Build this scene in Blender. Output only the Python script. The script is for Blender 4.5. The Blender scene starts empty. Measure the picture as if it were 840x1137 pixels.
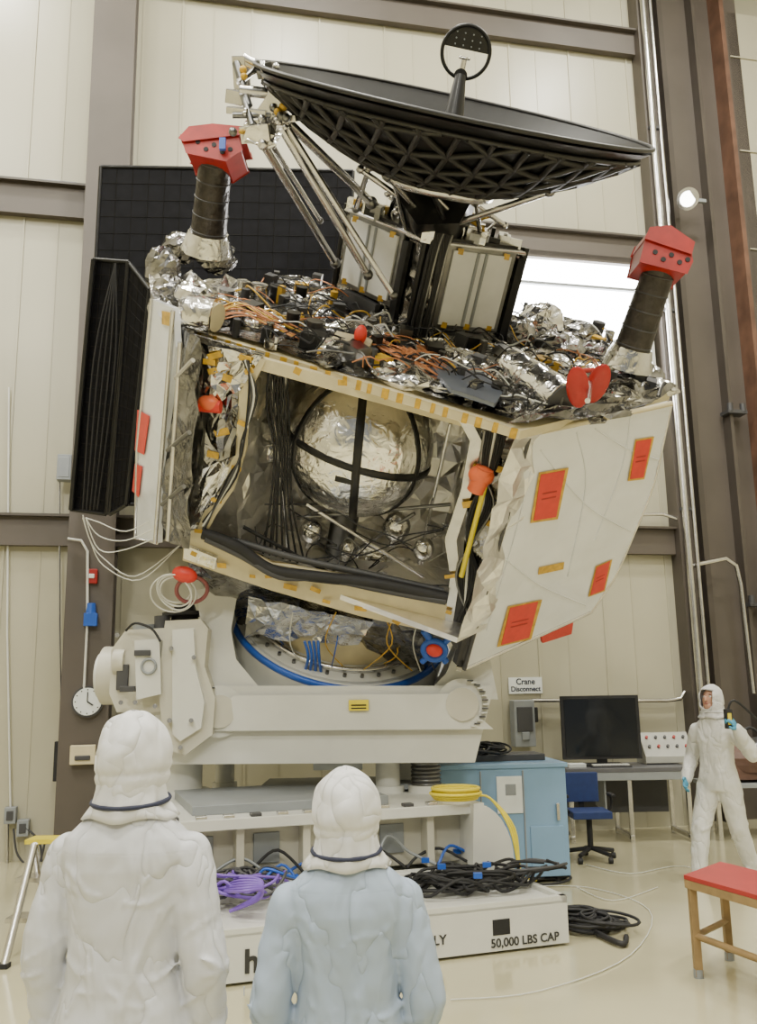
import bpy, bmesh, math, random
from mathutils import Vector, Matrix
from math import sin, cos, pi, radians, tan
random.seed(7)
V = Vector
FPX=1000.0; CAM=V((0,0,1.78)); PITCH=radians(11); ROLL=radians(1.0)
fwd=V((0,cos(PITCH),sin(PITCH))); r0=V((1,0,0)); u0=V((0,-sin(PITCH),cos(PITCH)))
upv=u0*cos(ROLL)+r0*sin(ROLL); rgt=r0*cos(ROLL)-u0*sin(ROLL)
cd=bpy.data.cameras.new('camera'); cam=bpy.data.objects.new('camera',cd); bpy.context.collection.objects.link(cam)
cam.matrix_world=Matrix.Translation(CAM)@Matrix((rgt,upv,-fwd)).transposed().to_4x4()
cd.sensor_fit='VERTICAL'; cd.sensor_height=36; cd.lens=36*FPX/1137; cd.clip_end=200
bpy.context.scene.camera=cam
# survey helpers: sight lines measured in the photo, intersected with real planes of the hall
def ray(px,py): return fwd+rgt*((px-420)/FPX)+upv*((568.5-py)/FPX)
def hit(px,py,p,n):
    d=ray(px,py); return CAM+d*((p-CAM).dot(n)/d.dot(n))
def D(px,py,y): return hit(px,py,V((0,y,0)),V((0,1,0)))
def hz(px,py,z=0): return hit(px,py,V((0,0,z)),V((0,0,1)))

# ---------------------------------------------------------------- materials
MATS={}
def mat(name,col,rough=.5,metal=0,var=.06,scale=6,bump=0,bscale=20,coat=0,emit=0,crumple=0,spec=.5):
    if name in MATS: return MATS[name]
    m=bpy.data.materials.new(name); m.use_nodes=True; nt=m.node_tree; N=nt.nodes; L=nt.links
    b=N['Principled BSDF']; tc=N.new('ShaderNodeTexCoord')
    no=N.new('ShaderNodeTexNoise'); no.inputs['Scale'].default_value=scale; no.inputs['Detail'].default_value=4
    L.new(tc.outputs['Object'],no.inputs['Vector'])
    cr=N.new('ShaderNodeValToRGB'); cr.color_ramp.elements[0].position=.3; cr.color_ramp.elements[1].position=.7
    cr.color_ramp.elements[0].color=tuple(max(0,c*(1-var)) for c in col)+(1,)
    cr.color_ramp.elements[1].color=tuple(min(1,c*(1+var)) for c in col)+(1,)
    L.new(no.outputs['Fac'],cr.inputs['Fac']); L.new(cr.outputs['Color'],b.inputs['Base Color'])
    b.inputs['Roughness'].default_value=rough; b.inputs['Metallic'].default_value=metal; b.inputs['Specular IOR Level'].default_value=spec
    if coat: b.inputs['Coat Weight'].default_value=coat; b.inputs['Coat Roughness'].default_value=.1
    if emit:
        b.inputs['Emission Color'].default_value=tuple(col)+(1,); b.inputs['Emission Strength'].default_value=emit
    if bump:
        bn=N.new('ShaderNodeBump'); bn.inputs['Strength'].default_value=bump; bn.inputs['Distance'].default_value=.03
        t=N.new('ShaderNodeTexNoise'); t.inputs['Scale'].default_value=bscale; t.inputs['Detail'].default_value=3 if not crumple else 2
        if crumple: t.inputs['Distortion'].default_value=crumple; t.inputs['Roughness'].default_value=.45
        L.new(tc.outputs['Object'],t.inputs['Vector']); L.new(t.outputs['Fac'],bn.inputs['Height']); L.new(bn.outputs['Normal'],b.inputs['Normal'])
    MATS[name]=m; return m
cream=mat('wall_cream',(.44,.415,.31),.33,0,.05,.7)
taupe=mat('taupe_paint',(.07,.058,.048),.45,0,.15,1.5)
taupe2=mat('taupe_paint_light',(.095,.079,.066),.5,0,.15,1)
rust=mat('rust_edge',(.13,.065,.04),.6,0,.3,4)
floorm=mat('floor_epoxy',(.54,.50,.33),.14,0,.07,.8,bump=.02,bscale=3,coat=.3)
white=mat('white_paint',(.64,.64,.60),.4,0,.05,3)
offw=mat('machine_cream',(.54,.52,.44),.38,0,.07,3)
cons=mat('console_grey',(.40,.40,.36),.45,0,.07,3)
ivory=mat('ivory_panel',(.66,.58,.38),.4,0,.10,5)
foil=mat('silver_foil',(.80,.79,.77),.18,1,.15,7,bump=.55,bscale=10,crumple=.8)
foild=mat('dark_foil',(.29,.285,.285),.22,1,.4,7,bump=.7,bscale=9,crumple=.8)
foili=mat('bay_foil',(.93,.91,.88),.30,.92,.06,5,bump=.5,bscale=8,crumple=.6)
tankf=mat('tank_foil',(.95,.94,.92),.2,1,.04,8,bump=.75,bscale=9,crumple=.8)
alu=mat('aluminium',(.66,.65,.64),.25,1,.1,8)
steel=mat('dark_steel',(.22,.22,.22),.35,1,.2,8)
black=mat('black_composite',(.008,.008,.009),.36,0,.3,8,coat=.08,spec=.35)
blackm=mat('black_matte',(.014,.014,.016),.65,0,.3,8)
boomm=mat('boom_wrap',(.03,.024,.021),.32,.2,.5,12,bump=.4,bscale=18)
rib=mat('rib_black',(.014,.013,.013),.45,0,.3,8)
solar=mat('solar_black',(.005,.005,.007),.55,0,.4,12,spec=.12)
sgrid=mat('solar_grid',(.012,.011,.010),.7,spec=.1)
red=mat('red_cover',(.36,.014,.010),.42,0,.15,9)
redt=mat('red_tape',(.66,.04,.025),.4,0,.08,12)
redd=mat('red_petal',(.40,.02,.015),.35,0,.08,12)
orange=mat('orange_cap',(.74,.14,.05),.35,0,.1,9)
yellow=mat('kapton_tape',(.58,.35,.03),.35,0,.25,20)
yel=mat('yellow_hose',(.76,.62,.03),.4)
copper=mat('copper_cable',(.50,.20,.08),.35,.3,.2,20)
blue=mat('blue_paint',(.02,.10,.48),.35,0,.1,5)
chairb=mat('chair_fabric',(.015,.035,.14),.7,0,.1,20)
lblue=mat('cabinet_blue',(.22,.37,.56),.4,0,.05,3)
purple=mat('purple_cable',(.20,.10,.5),.45)
film=mat('white_film',(.78,.80,.83),.16,0,.05,3,bump=.5,bscale=3.0,coat=.7,crumple=.6)
rad=mat('radiator_white',(.70,.71,.71),.35,0,.05,6)
grey=mat('grey_metal',(.28,.30,.32),.45,.2)
dgrey=mat('dark_grey',(.055,.055,.06),.5)
wire=mat('white_wire',(.66,.66,.62),.5)
glass=mat('screen_black',(.010,.012,.016),.08,0,.1,2)
skin=mat('skin',(.55,.31,.22),.5,0,.08,20)
glove=mat('blue_glove',(.08,.32,.52),.45)
navy=mat('navy_strap',(.02,.025,.06),.6)
wood=mat('wood_rail',(.30,.20,.09),.5,0,.2,10)
brown=mat('brown_bag',(.10,.05,.035),.55,0,.2,8)
skyw=mat('daylight_pane',(1,1,1),.3,0,0,1,emit=20)
lampm=mat('lamp_emit',(1,.98,.93),.3,0,0,1,emit=12)
paper=mat('paper',(.78,.81,.80),.5)
green=mat('label_dark',(.03,.03,.03),.5)

def suit(name,col,seams):
    m=bpy.data.materials.new(name); m.use_nodes=True; nt=m.node_tree; N=nt.nodes; L=nt.links
    b=N['Principled BSDF']; b.inputs['Base Color'].default_value=col+(1,); b.inputs['Roughness'].default_value=.6
    tc=N.new('ShaderNodeTexCoord'); mp=N.new('ShaderNodeMapping'); mp.inputs['Scale'].default_value=(7,7,3.6); mp.inputs['Rotation'].default_value=(.2,.5,0)
    L.new(tc.outputs['Object'],mp.inputs['Vector'])
    no=N.new('ShaderNodeTexNoise'); no.inputs['Scale'].default_value=1.1; no.inputs['Detail'].default_value=2; no.inputs['Distortion'].default_value=.5; no.inputs['Roughness'].default_value=.5
    L.new(mp.outputs['Vector'],no.inputs['Vector'])
    sx=N.new('ShaderNodeSeparateXYZ'); L.new(tc.outputs['Object'],sx.inputs['Vector'])
    s_=N.new('ShaderNodeMath'); s_.operation='SUBTRACT'; s_.inputs[1].default_value=.5; L.new(no.outputs['Fac'],s_.inputs[0])
    ab=N.new('ShaderNodeMath'); ab.operation='ABSOLUTE'; L.new(s_.outputs[0],ab.inputs[0])
    pw=N.new('ShaderNodeMath'); pw.operation='SQRT'; L.new(ab.outputs[0],pw.inputs[0])
    h=pw.outputs[0]
    for z in seams:
        c=N.new('ShaderNodeMath'); c.operation='COMPARE'; c.inputs[1].default_value=z; c.inputs[2].default_value=.003
        L.new(sx.outputs['Z'],c.inputs[0])
        a=N.new('ShaderNodeMath'); a.operation='MULTIPLY_ADD'; a.inputs[1].default_value=-.2
        L.new(c.outputs[0],a.inputs[0]); L.new(h,a.inputs[2]); h=a.outputs[0]
    bn=N.new('ShaderNodeBump'); bn.inputs['Strength'].default_value=.6; bn.inputs['Distance'].default_value=.038
    L.new(h,bn.inputs['Height']); L.new(bn.outputs['Normal'],b.inputs['Normal'])
    return m

# ---------------------------------------------------------------- mesh builder
def frame(d):
    d=d.normalized(); a=V((0,0,1)) if abs(d.z)<.9 else V((1,0,0))
    x=d.cross(a).normalized(); return x,d.cross(x).normalized()
def cat(pts,k=5):
    if len(pts)<3: return list(pts)
    P=[pts[0]]+list(pts)+[pts[-1]]; out=[]
    for i in range(1,len(P)-2):
        a,b,c,d=P[i-1],P[i],P[i+1],P[i+2]
        for j in range(k):
            t=j/k; out.append(.5*((2*b)+(c-a)*t+(2*a-5*b+4*c-d)*t*t+(3*b-a-3*c+d)*t**3))
    out.append(pts[-1]); return out
class B:
    def __init__(s,name): s.name=name; s.v=[]; s.f=[]; s.m=[]; s.s=[]; s.mats=[]
    def add(s,vs,fs,m,sm=False):
        if m not in s.mats: s.mats.append(m)
        k=len(s.v); i=s.mats.index(m); s.v+= [V(p) for p in vs]
        for f in fs: s.f.append([k+j for j in f]); s.m.append(i); s.s.append(sm)
    def box(s,c,size,m,ax=None):
        X,Y,Z=ax or (V((1,0,0)),V((0,1,0)),V((0,0,1))); c=V(c)
        a,b,d=[q/2 for q in size]; vs=[c+X*(i*a)+Y*(j*b)+Z*(k*d) for i in(-1,1) for j in(-1,1) for k in(-1,1)]
        s.add(vs,[(0,1,3,2),(4,6,7,5),(0,4,5,1),(2,3,7,6),(0,2,6,4),(1,5,7,3)],m)
    def prism(s,poly,ext,m):
        n=len(poly); vs=list(poly)+[p+ext for p in poly]
        s.add(vs,[tuple(range(n)),tuple(range(2*n-1,n-1,-1))]+[(i,(i+1)%n,n+(i+1)%n,n+i) for i in range(n)],m)
    def cyl(s,a,b,r,m,r1=None,n=20,cap=True):
        a=V(a);b=V(b); r1=r if r1 is None else r1; x,y=frame(b-a)
        vs=[a+(x*cos(2*pi*i/n)+y*sin(2*pi*i/n))*r for i in range(n)]+[b+(x*cos(2*pi*i/n)+y*sin(2*pi*i/n))*r1 for i in range(n)]
        s.add(vs,[(i,(i+1)%n,n+(i+1)%n,n+i) for i in range(n)],m,True)
        if cap: s.add(vs,[tuple(range(n-1,-1,-1)),tuple(range(n,2*n))],m)
    def tube(s,pts,r,m,n=6,smooth=True):
        pts=[V(p) for p in pts]
        if smooth: pts=cat(pts)
        vs=[];N=len(pts); x=None
        for i,p in enumerate(pts):
            d=(pts[min(i+1,N-1)]-pts[max(i-1,0)])
            if d.length<1e-6: d=V((0,0,1))
            d.normalize()
            if x is None: x,_=frame(d)
            x=(x-d*x.dot(d))
            if x.length<1e-4: x,_=frame(d)
            x.normalize(); y=d.cross(x)
            vs+=[p+(x*cos(2*pi*j/n)+y*sin(2*pi*j/n))*r for j in range(n)]
        fs=[(i*n+j,i*n+(j+1)%n,(i+1)*n+(j+1)%n,(i+1)*n+j) for i in range(N-1) for j in range(n)]
        s.add(vs,fs,m,True); s.add(vs[:n]+vs[-n:],[tuple(range(n)),tuple(range(n,2*n))],m)
    def sph(s,c,r,m,ax=None,nu=20,nv=12,sm=True,jit=0):
        X,Y,Z=ax or (V((1,0,0)),V((0,1,0)),V((0,0,1))); c=V(c)
        if not hasattr(r,'__len__'): r=(r,r,r)
        vs=[];
        for i in range(nv+1):
            th=pi*i/nv
            for j in range(nu):
                ph=2*pi*j/nu; k=1+random.uniform(-jit,jit)
                vs.append(c+(X*(r[0]*sin(th)*cos(ph))+Y*(r[1]*sin(th)*sin(ph))+Z*(r[2]*cos(th)))*k)
        fs=[(i*nu+j,(i+1)*nu+j,(i+1)*nu+(j+1)%nu,i*nu+(j+1)%nu) for i in range(nv) for j in range(nu)]
        s.add(vs,fs,m,sm)
    def limb(s,pts,rs,m):
        for i in range(len(pts)-1): s.cyl(pts[i],pts[i+1],rs[i],m,rs[i+1],n=18)
        for p,r in zip(pts,rs): s.sph(p,r,m,nu=18,nv=12)
    def torus(s,c,ax,R,r,m,n=40,k=8,flat=None):
        x,y=frame(ax); z=ax.normalized(); vs=[]
        for i in range(n):
            a=2*pi*i/n; d=x*cos(a)+y*sin(a)
            for j in range(k):
                b=2*pi*j/k; vs.append(V(c)+d*(R+r*cos(b))+z*((flat or r)*sin(b)))
        s.add(vs,[((i%n)*k+j,((i+1)%n)*k+j,((i+1)%n)*k+(j+1)%k,(i%n)*k+(j+1)%k) for i in range(n) for j in range(k)],m,True)
    def crinkle(s,q,nx,ny,amp,m,jit=.35,sm=False):   # crumpled sheet over a quad
        a,b,c,d=q; nrm=(b-a).cross(d-a).normalized(); vs=[]
        for j in range(ny+1):
            for i in range(nx+1):
                u=i/nx;v=j/ny
                if 0<i<nx: u+=random.uniform(-jit,jit)/nx
                if 0<j<ny: v+=random.uniform(-jit,jit)/ny
                vs.append((a*(1-u)+b*u)*(1-v)+(d*(1-u)+c*u)*v+nrm*random.uniform(-amp,amp))
        fs=[]
        for j in range(ny):
            for i in range(nx):
                k=j*(nx+1)+i
                if random.random()<.5: fs+=[(k,k+1,k+nx+2),(k,k+nx+2,k+nx+1)]
                else: fs+=[(k,k+1,k+nx+1),(k+1,k+nx+2,k+nx+1)]
        s.add(vs,fs,m,sm)
    def finish(s,parent=None,bevel=0):
        me=bpy.data.meshes.new(s.name); me.from_pydata([tuple(p) for p in s.v],[],s.f)
        for m in s.mats: me.materials.append(m)
        me.polygons.foreach_set('material_index',s.m); me.polygons.foreach_set('use_smooth',s.s); me.update()
        o=bpy.data.objects.new(s.name,me); bpy.context.collection.objects.link(o)
        if bevel:
            b=o.modifiers.new('bevel','BEVEL'); b.width=bevel; b.segments=2; b.limit_method='ANGLE'; b.angle_limit=radians(50)
        if parent: o.parent=parent
        return o
def empty(name,loc=(0,0,0)):
    e=bpy.data.objects.new(name,None); bpy.context.collection.objects.link(e); e.empty_display_size=.2; return e
def text(name,body,loc,X,Z,size,m,parent=None,bold=0):
    c=bpy.data.curves.new(name,'FONT'); c.body=body; c.size=size; c.align_x='CENTER'; c.align_y='CENTER'; c.extrude=.001; c.offset=bold
    c.materials.append(m); o=bpy.data.objects.new(name,c); bpy.context.collection.objects.link(o)
    X=X.normalized(); Z=Z.normalized(); o.matrix_world=Matrix.Translation(loc)@Matrix((X,Z,X.cross(Z))).transposed().to_4x4()
    if parent: o.parent=parent
    return o

# ---------------------------------------------------------------- room
WD=V((cos(radians(12)),sin(radians(12)),0)); WN=V((WD.y,-WD.x,0)); WA=V((-4.3,10.2,0)); UZ=V((0,0,1))
def wp(t,z,off=0): return WA+WD*t+UZ*z+WN*off
def hw(px,py,off=0): return hit(px,py,WA+WN*off,WN)
def wt(p): return (p-WA).dot(WD)
AX=(WD,WN,UZ)
def wbox(b,t0,t1,z0,z1,o0,o1,m): b.box(wp((t0+t1)/2,(z0+z1)/2,(o0+o1)/2),(abs(t1-t0),abs(o1-o0),abs(z1-z0)),m,AX)
tE=wt(hw(722,330)); H=14
b=B('floor'); b.box((0,-1,-.1),(18,30,.2),floorm); b.finish()
b=B('wall_back'); wbox(b,-5,tE,0,H,-.2,0,cream)
t=-4.6
while t<tE:
    wbox(b,t-.012,t+.012,0,H,0,.018,cream); wbox(b,t+.40,t+.408,0,H,0,.008,cream); t+=.92
wbox(b,tE,13.2,0,H,-.5,-.3,cream)
b.finish()
zb=[(hw(30,573).z,hw(30,607).z),(hw(40,208).z,hw(40,243).z)]
z3=hw(600,28).z; zb.append((z3,z3-.38))
for i,(za,zc) in enumerate(zb):
    b=B('trim_%d'%(i+1)); wbox(b,-5,tE,min(za,zc),max(za,zc),0.02,.12,taupe2); wbox(b,-5,tE,max(za,zc)-.03,max(za,zc),.02,.2,taupe); b.finish()
b=B('steel_column')
c0=wt(hw(76,590,.5)); c1=wt(hw(128,590,.5))
wbox(b,c0,c1,0,H,.42,.5,taupe2); wbox(b,c0,c1,0,H,.02,.08,taupe2); wbox(b,(c0+c1)/2-.03,(c0+c1)/2+.03,0,H,.08,.42,taupe)
b.finish()
cR=wt(hw(838,440,-.05)); 
b=B('door_frame'); wbox(b,tE,tE+.10,0,H,-.3,.25,taupe); wbox(b,tE+.1,cR,0,H,-.35,-.2,taupe2); wbox(b,cR-.05,cR+.02,0,H,-.3,.1,rust)
wbox(b,tE+.52,tE+.6,0,H,-.2,-.05,taupe); wbox(b,cR-.45,cR-.40,0,H,-.2,-.02,taupe)
wbox(b,cR+.02,cR+.3,0,H,-.2,0,taupe2)
b.finish()
b=B('door_1'); wbox(b,cR+.12,13,3.9,H-2,-.25,.0,cream); wbox(b,cR+.3,13,0,3.9,-.25,.0,taupe2)
for k in range(3,8): wbox(b,cR+.12,13,k*1.6,k*1.6+.02,0,.02,cream)
b.finish()
b=B('wall_left'); b.box((-9,-1,H/2),(.2,30,H),cream); b.finish()
b=B('wall_right'); b.box((9,-1,H/2),(.2,30,H),cream); b.finish()
b=B('ceiling'); b.box((0,-1,H+.1),(18.2,30,.2),white); b.finish()
b=B('window_1'); q0=hw(560,282,.03); q1=hw(712,298,.03)
ta,tb=wt(q0)-.3,wt(q1); zt=hw(640,290,.03).z; zl=zt-1.9
wbox(b,ta,tb,zl,zt,.02,.05,skyw)
wbox(b,ta-.05,tb+.05,zt,zt+.07,.02,.12,taupe2); wbox(b,ta,tb,zt-.42,zt-.38,.05,.10,grey)
wbox(b,tb,tb+.05,zl,zt,.02,.12,white); b.finish()

# lamps
def bay_or_fill(x,y,e,tilt=0):
    b=B('high_bay_or_fill_lamp'); b.cyl((x,y,H),(x,y,H-.5),.03,grey)
    n_=V((0,sin(tilt),-cos(tilt))); c=V((x,y,H-.4))
    b.cyl(c,c+n_*.35,.18,alu,.5,n=24,cap=False); b.cyl(c+n_*.30,c+n_*.32,.44,lampm,n=24); b.finish()
    l=bpy.data.lights.new('bay_or_fill_light','AREA'); l.shape='DISK'; l.size=.8; l.energy=e; l.color=(1,.97,.86)
    o=bpy.data.objects.new('bay_or_fill_light',l); bpy.context.collection.objects.link(o); o.location=c+n_*.5; o.rotation_euler=(tilt,0,0)
for (x,y) in [(-5,2.5),(0,1.5),(5,2.5),(-5,7.5),(0,7),(5,8)]: bay_or_fill(x,y,500)
for (x,y) in [(-5,-4),(4.5,-4)]: bay_or_fill(x,y,330,radians(25))  # added fill lamps behind the camera, tilted to brighten the dark tank bay
for (x,y) in [(-4,-12),(3,-12)]: bay_or_fill(x,y,750,radians(58))  # unseen front fill further back, added to throw light into the tank bay
w=bpy.data.worlds.new('hall_ambient'); bpy.context.scene.world=w; w.use_nodes=True
w.node_tree.nodes['Background'].inputs[0].default_value=(.98,1,.94,1); w.node_tree.nodes['Background'].inputs[1].default_value=.24

# conduits and wall equipment
b=B('wall_conduit')
def wtube(b,pix,r,m,off=.08,sm=False): b.tube([hw(x,y,off) for x,y in pix],r,m,8,sm)
tC=wt(hw(742,350,.3))
for dt,r in ((0,.045),(.12,.028)): b.tube([wp(tC+dt,0,.3),wp(tC+dt,H,.3)],r,alu,10,False)
for k in range(5): wbox(b,tC-.05,tC+.15,k*2.8+1.2,k*2.8+1.24,.25,.31,dgrey)
wtube(b,[(690,572),(735,571),(752,576),(760,590),(772,775)],.022,alu,.2)
wtube(b,[(768,628),(805,620),(817,628),(822,650),(836,770)],.03,alu,.25)
wtube(b,[(590,778),(740,778),(755,776),(760,768)],.025,alu,.1)
b.finish()
b=B('wall_conduit')
wtube(b,[(75,598),(90,600),(97,612),(97,690),(93,770)],.014,wire,.55)
wtube(b,[(0,215),(30,200),(85,203)],.01,steel,.1,True)
wtube(b,[(66,535),(66,690),(68,830)],.012,alu,.1)
wtube(b,[(12,915),(8,700),(10,430)],.012,wire,.05)
wtube(b,[(8,912),(8,960)],.02,alu,.1); wtube(b,[(27,918),(45,940),(44,1000)],.012,dgrey,.12,True); wtube(b,[(15,920),(20,950),(40,965),(50,935)],.012,dgrey,.12,True)
b.finish()
b=B('wall_clock'); c=hw(97,779,.56); b.cyl(c-WN*.05,c,.165,dgrey,n=32); b.cyl(c,c+WN*.01,.145,paper,n=32)
b.tube([c+WN*.015,c+WN*.015+UZ*.1],.006,blackm,6,False); b.tube([c+WN*.015,c+WN*.015+WD*.06+UZ*-.04],.008,blackm,6,False)
for k in range(12):
    a=k*pi/6; d=WD*sin(a)+UZ*cos(a); b.box(c+WN*.012+d*.125,(.012,.006,.012),blackm,AX)
b.finish()
b=B('fire_alarm_box'); c=hw(102,640,.52); b.box(c,(.12,.06,.16),red,AX); b.box(c+WN*.035,(.06,.02,.05),paper,AX); b.finish(bevel=.008)
b=B('strobe_light'); c=hw(101,680,.55); b.cyl(c-UZ*.02,c+UZ*.1,.055,blue,.045); b.box(c-UZ*.08,(.14,.1,.14),blue,AX); b.finish(bevel=.005)
b=B('wall_telephone'); c=hw(92,838,.56); b.box(c,(.26,.08,.2),ivory,AX); b.box(c+WN*.05-UZ*.03,(.16,.02,.05),dgrey,AX); b.finish(bevel=.01)
b=B('crane_pendant'); c=hw(67,845,.2); b.box(c,(.13,.1,.42),blackm,AX); b.tube([c+UZ*.2,c+UZ*1.1+WN*.02,c+UZ*3.3],.014,blackm)
for k in range(4): b.cyl(c+WN*.05+UZ*(.12-.08*k),c+WN*.065+UZ*(.12-.08*k),.02,yel if k%2 else red,n=12)
b.finish(bevel=.01)
for (x,y) in ((12,905),(26,919)):
    b=B('outlet_box'); c=hw(x,y,.07); b.box(c,(.12,.12,.17),grey,AX); b.box(c+WN*.065,(.07,.01,.1),dgrey,AX); b.finish(bevel=.008)
b=B('junction_box'); c=hw(72,520,.2); b.box(c,(.16,.14,.3),grey,AX); b.box(c+WN*.072,(.12,.01,.24),grey,AX); b.finish(bevel=.008)
cs=empty('crane_disconnect_sign'); b=B('plate'); c=hw(583,761,.02); b.box(c,(.44,.012,.2),paper,AX); b.finish(cs)
text('line_1','Crane',c+WN*.008+UZ*.045,WD,UZ,.10,navy,cs,.002); text('line_2','Disconnect',c+WN*.008-UZ*.045,WD,UZ,.085,navy,cs,.002)
b=B('disconnect_switch_box'); c=hw(580,803,.1); b.box(c,(.27,.16,.56),grey,AX); b.box(c+WN*.085+UZ*.05,(.2,.02,.3),dgrey,AX); b.box(c+WD*.16+WN*.05+UZ*.1,(.04,.05,.18),blackm,AX); b.box(c+WN*.09-UZ*.15,(.1,.02,.1),grey,AX)
b.finish(bevel=.012)
b=B('flood_light'); c=hw(757,232,-.1); c=c+WN*.25; b.cyl(c,c-WD*.12+WN*.1-UZ*.05,.06,alu,.16); b.cyl(c-WD*.12+WN*.1-UZ*.05,c-WD*.125+WN*.105-UZ*.052,.11,lampm); b.box(c+WD*.1,(.25,.05,.05),grey,AX); b.finish()
b=B('wall_bracket')
for (x,y) in ((812,460),(836,672)):
    c=hw(x,y,-.1); b.box(c+WN*.05,(.3,.2,.05),dgrey,AX); b.cyl(c+WN*.12-WD*.1,c+WN*.12-WD*.1+UZ*.12,.04,dgrey); b.cyl(c+WN*.12+WD*.1,c+WN*.12+WD*.1+UZ*.12,.04,dgrey)
b.finish()

# ---------------------------------------------------------------- SPACECRAFT
W=V((.2,-.61,.76)).normalized(); U=V((.97,0,-.25)); U=(U-W*U.dot(W)).normalized(); F_=U.cross(W)
F0=D(390,420,6.36)
def hf(px,py,o=0): return hit(px,py,F0+F_*o,F_)
def hd(px,py,o=0): return hit(px,py,F0+W*o,W)
def L(u,v,w): return F0+U*u+F_*v+W*w
def loc(p): q=p-F0; return (q.dot(U),q.dot(F_),q.dot(W))
SC=empty('spacecraft')
LA=(U,F_,W)
fl=loc(hd(215,366)); fr=loc(hd(578,478)); rr=loc(hd(745,436)); lf=loc(hd(170,335))
hexp=[fl,fr,rr,(rr[0]-.55,rr[1]-1.5,0),(lf[0]+.8,lf[1]-1.6,0),lf]
hexw=[L(p[0],p[1],0) for p in hexp]
HB=1.86
b=B('upper_deck'); b.prism([p-W*.07 for p in hexw],W*.07,ivory)
for i in range(22):
    f=(i+.3+random.random()*.4)/22; p=hexw[0].lerp(hexw[1],f); b.box(p-W*.035+F_*.003,(.03+.03*random.random(),.012,.078),yellow,LA)
b.finish(SC,bevel=.004)
b=B('deck_blanket')
cen=sum(hexw,V())/6
for i in range(6):
    a,c=hexw[i],hexw[(i+1)%6]; m1=a.lerp(cen,.98); m2=c.lerp(cen,.98)
    a2=a.lerp(cen,.03)+W*.03; c2=c.lerp(cen,.03)+W*.03
    b.crinkle((a2,c2,m2+W*.03,m1+W*.03),12,9,.025,foil if i in(1,2,5) else foild)
b.finish(SC)
b=B('body_walls')
for i in range(1,6):
    a,c=hexw[i].lerp(cen,.03),hexw[(i+1)%6].lerp(cen,.03)
    b.crinkle((a-W*.07,c-W*.07,c-W*HB,a-W*HB),14,14,.035,foili)
bot=[p.lerp(cen,.03)-W*HB for p in hexw]; b.prism(bot,-W*.05,foili)
def blk(px0,py0,px1,py1,dx,m):
    a=hf(px0,py0,-.03); c=hf(px1,py1,-.03); b.crinkle((a,a-F_*1.5+U*dx,c-F_*1.5+U*dx,c),12,14,.025,m)
blk(262,395,262,600,.3,foili); blk(556,478,510,690,-.3,foili)
b.crinkle((hf(262,395,-1.32)+U*-.3,hf(545,470,-1.32),hf(510,700,-1.32),hf(240,610,-1.32)),18,14,.06,foili)
b.crinkle((hf(225,600,-.02)+W*.05,hf(505,690,-.02)+W*.05,hf(505,690,-1.5)+W*.05,hf(225,600,-1.5)+W*.05),14,10,.03,foili)
b.finish(SC)
b=B('front_frame')
def fp(pts,o=0,th=.03,m=ivory): b.prism([hf(x,y,o) for x,y in pts],-F_*th,m)
fp([(214,372),(292,394),(284,405),(270,432),(266,500),(252,540),(232,568),(218,600),(203,612),(212,560),(226,480),(220,400)],0,.03,foild)
b.crinkle((hf(222,380,.03),hf(290,396,.03),hf(268,432,.03),hf(228,455,.03)),6,5,.03,foil); b.crinkle((hf(228,455,.03),hf(266,432,.03),hf(262,505,.03),hf(226,520,.03)),5,5,.03,foild)
b.crinkle((hf(226,520,.03),hf(262,505,.03),hf(238,560,.03),hf(216,572,.03)),5,4,.03,foil)
fp([(284,398),(294,401),(276,436),(272,500),(258,545),(238,574),(222,604),(214,600),(228,566),(248,538),(262,498),(266,430)],.022,.05,ivory)
fp([(205,590),(222,588),(300,626),(380,640),(500,664),(500,706),(400,684),(300,655),(203,622)],.01,.05,ivory)
b.crinkle((hf(534,462,.0),hf(582,478,.0),hf(560,560,.0),hf(534,545,.0)),5,6,.02,foild); b.crinkle((hf(520,545,.0),hf(560,560,.0),hf(532,680,.0),hf(512,640,.0)),4,6,.02,foild)
fp([(512,640),(540,640),(518,738),(500,712),(500,690)],0,.04,dgrey)
fp([(505,458),(520,462),(534,490),(524,545),(506,600),(510,640),(500,706),(492,706),(500,640),(494,600),(512,545),(522,490)],.02,.05,alu)
fp([(290,398),(520,460),(516,474),(286,410)],.005,.05,ivory)
fp([(205,606),(240,620),(238,632),(204,620)],.05,.03,foil)
for (x,y) in [(232,402),(272,398),(276,412),(238,395),(268,470),(262,520),(240,556),(222,590),(215,615),(246,628),(280,640),(322,652),(362,668),(400,676),(440,690),(470,690),(498,680),(500,640),(530,520),(545,500),(556,482),(520,560),(300,640),(350,655),(330,412),(380,425),(430,440),(480,452),(236,412),(252,420),(246,480),(236,505),(550,520),(540,580)]:
    c=hf(x,y,.05); a=random.uniform(-.5,.5); X=U*cos(a)+W*sin(a); Z=W*cos(a)-U*sin(a)
    b.box(c,(random.uniform(.05,.12),.006,random.uniform(.03,.06)),yellow,(X,F_,Z))
b.finish(SC,bevel=.003)
b=B('propellant_tank'); TC=hit(399,492,F0-F_*.66,F_); TR=(hit(481,492,F0-F_*.66,F_)-TC).length*1.0
b.sph(TC,TR,tankf,nu=64,nv=40,ax=(U,F_,W),jit=.0035)
b.torus(TC-W*TR*.04,(W+U*.1-F_*.12).normalized(),TR*.998,.012,black,n=72,flat=.035)
b.torus(TC,(U+W*.1-F_*.12).normalized(),TR*1.0,.012,black,n=72,flat=.035)
for az in (50,122):
    b.torus(TC,(U*cos(radians(az))+F_*sin(radians(az))).normalized(),TR*1.0,.012,black,n=72,flat=.03)
b.box(TC+F_*(TR*.97)-W*TR*.12,(.16,.03,.05),black,LA)
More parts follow.
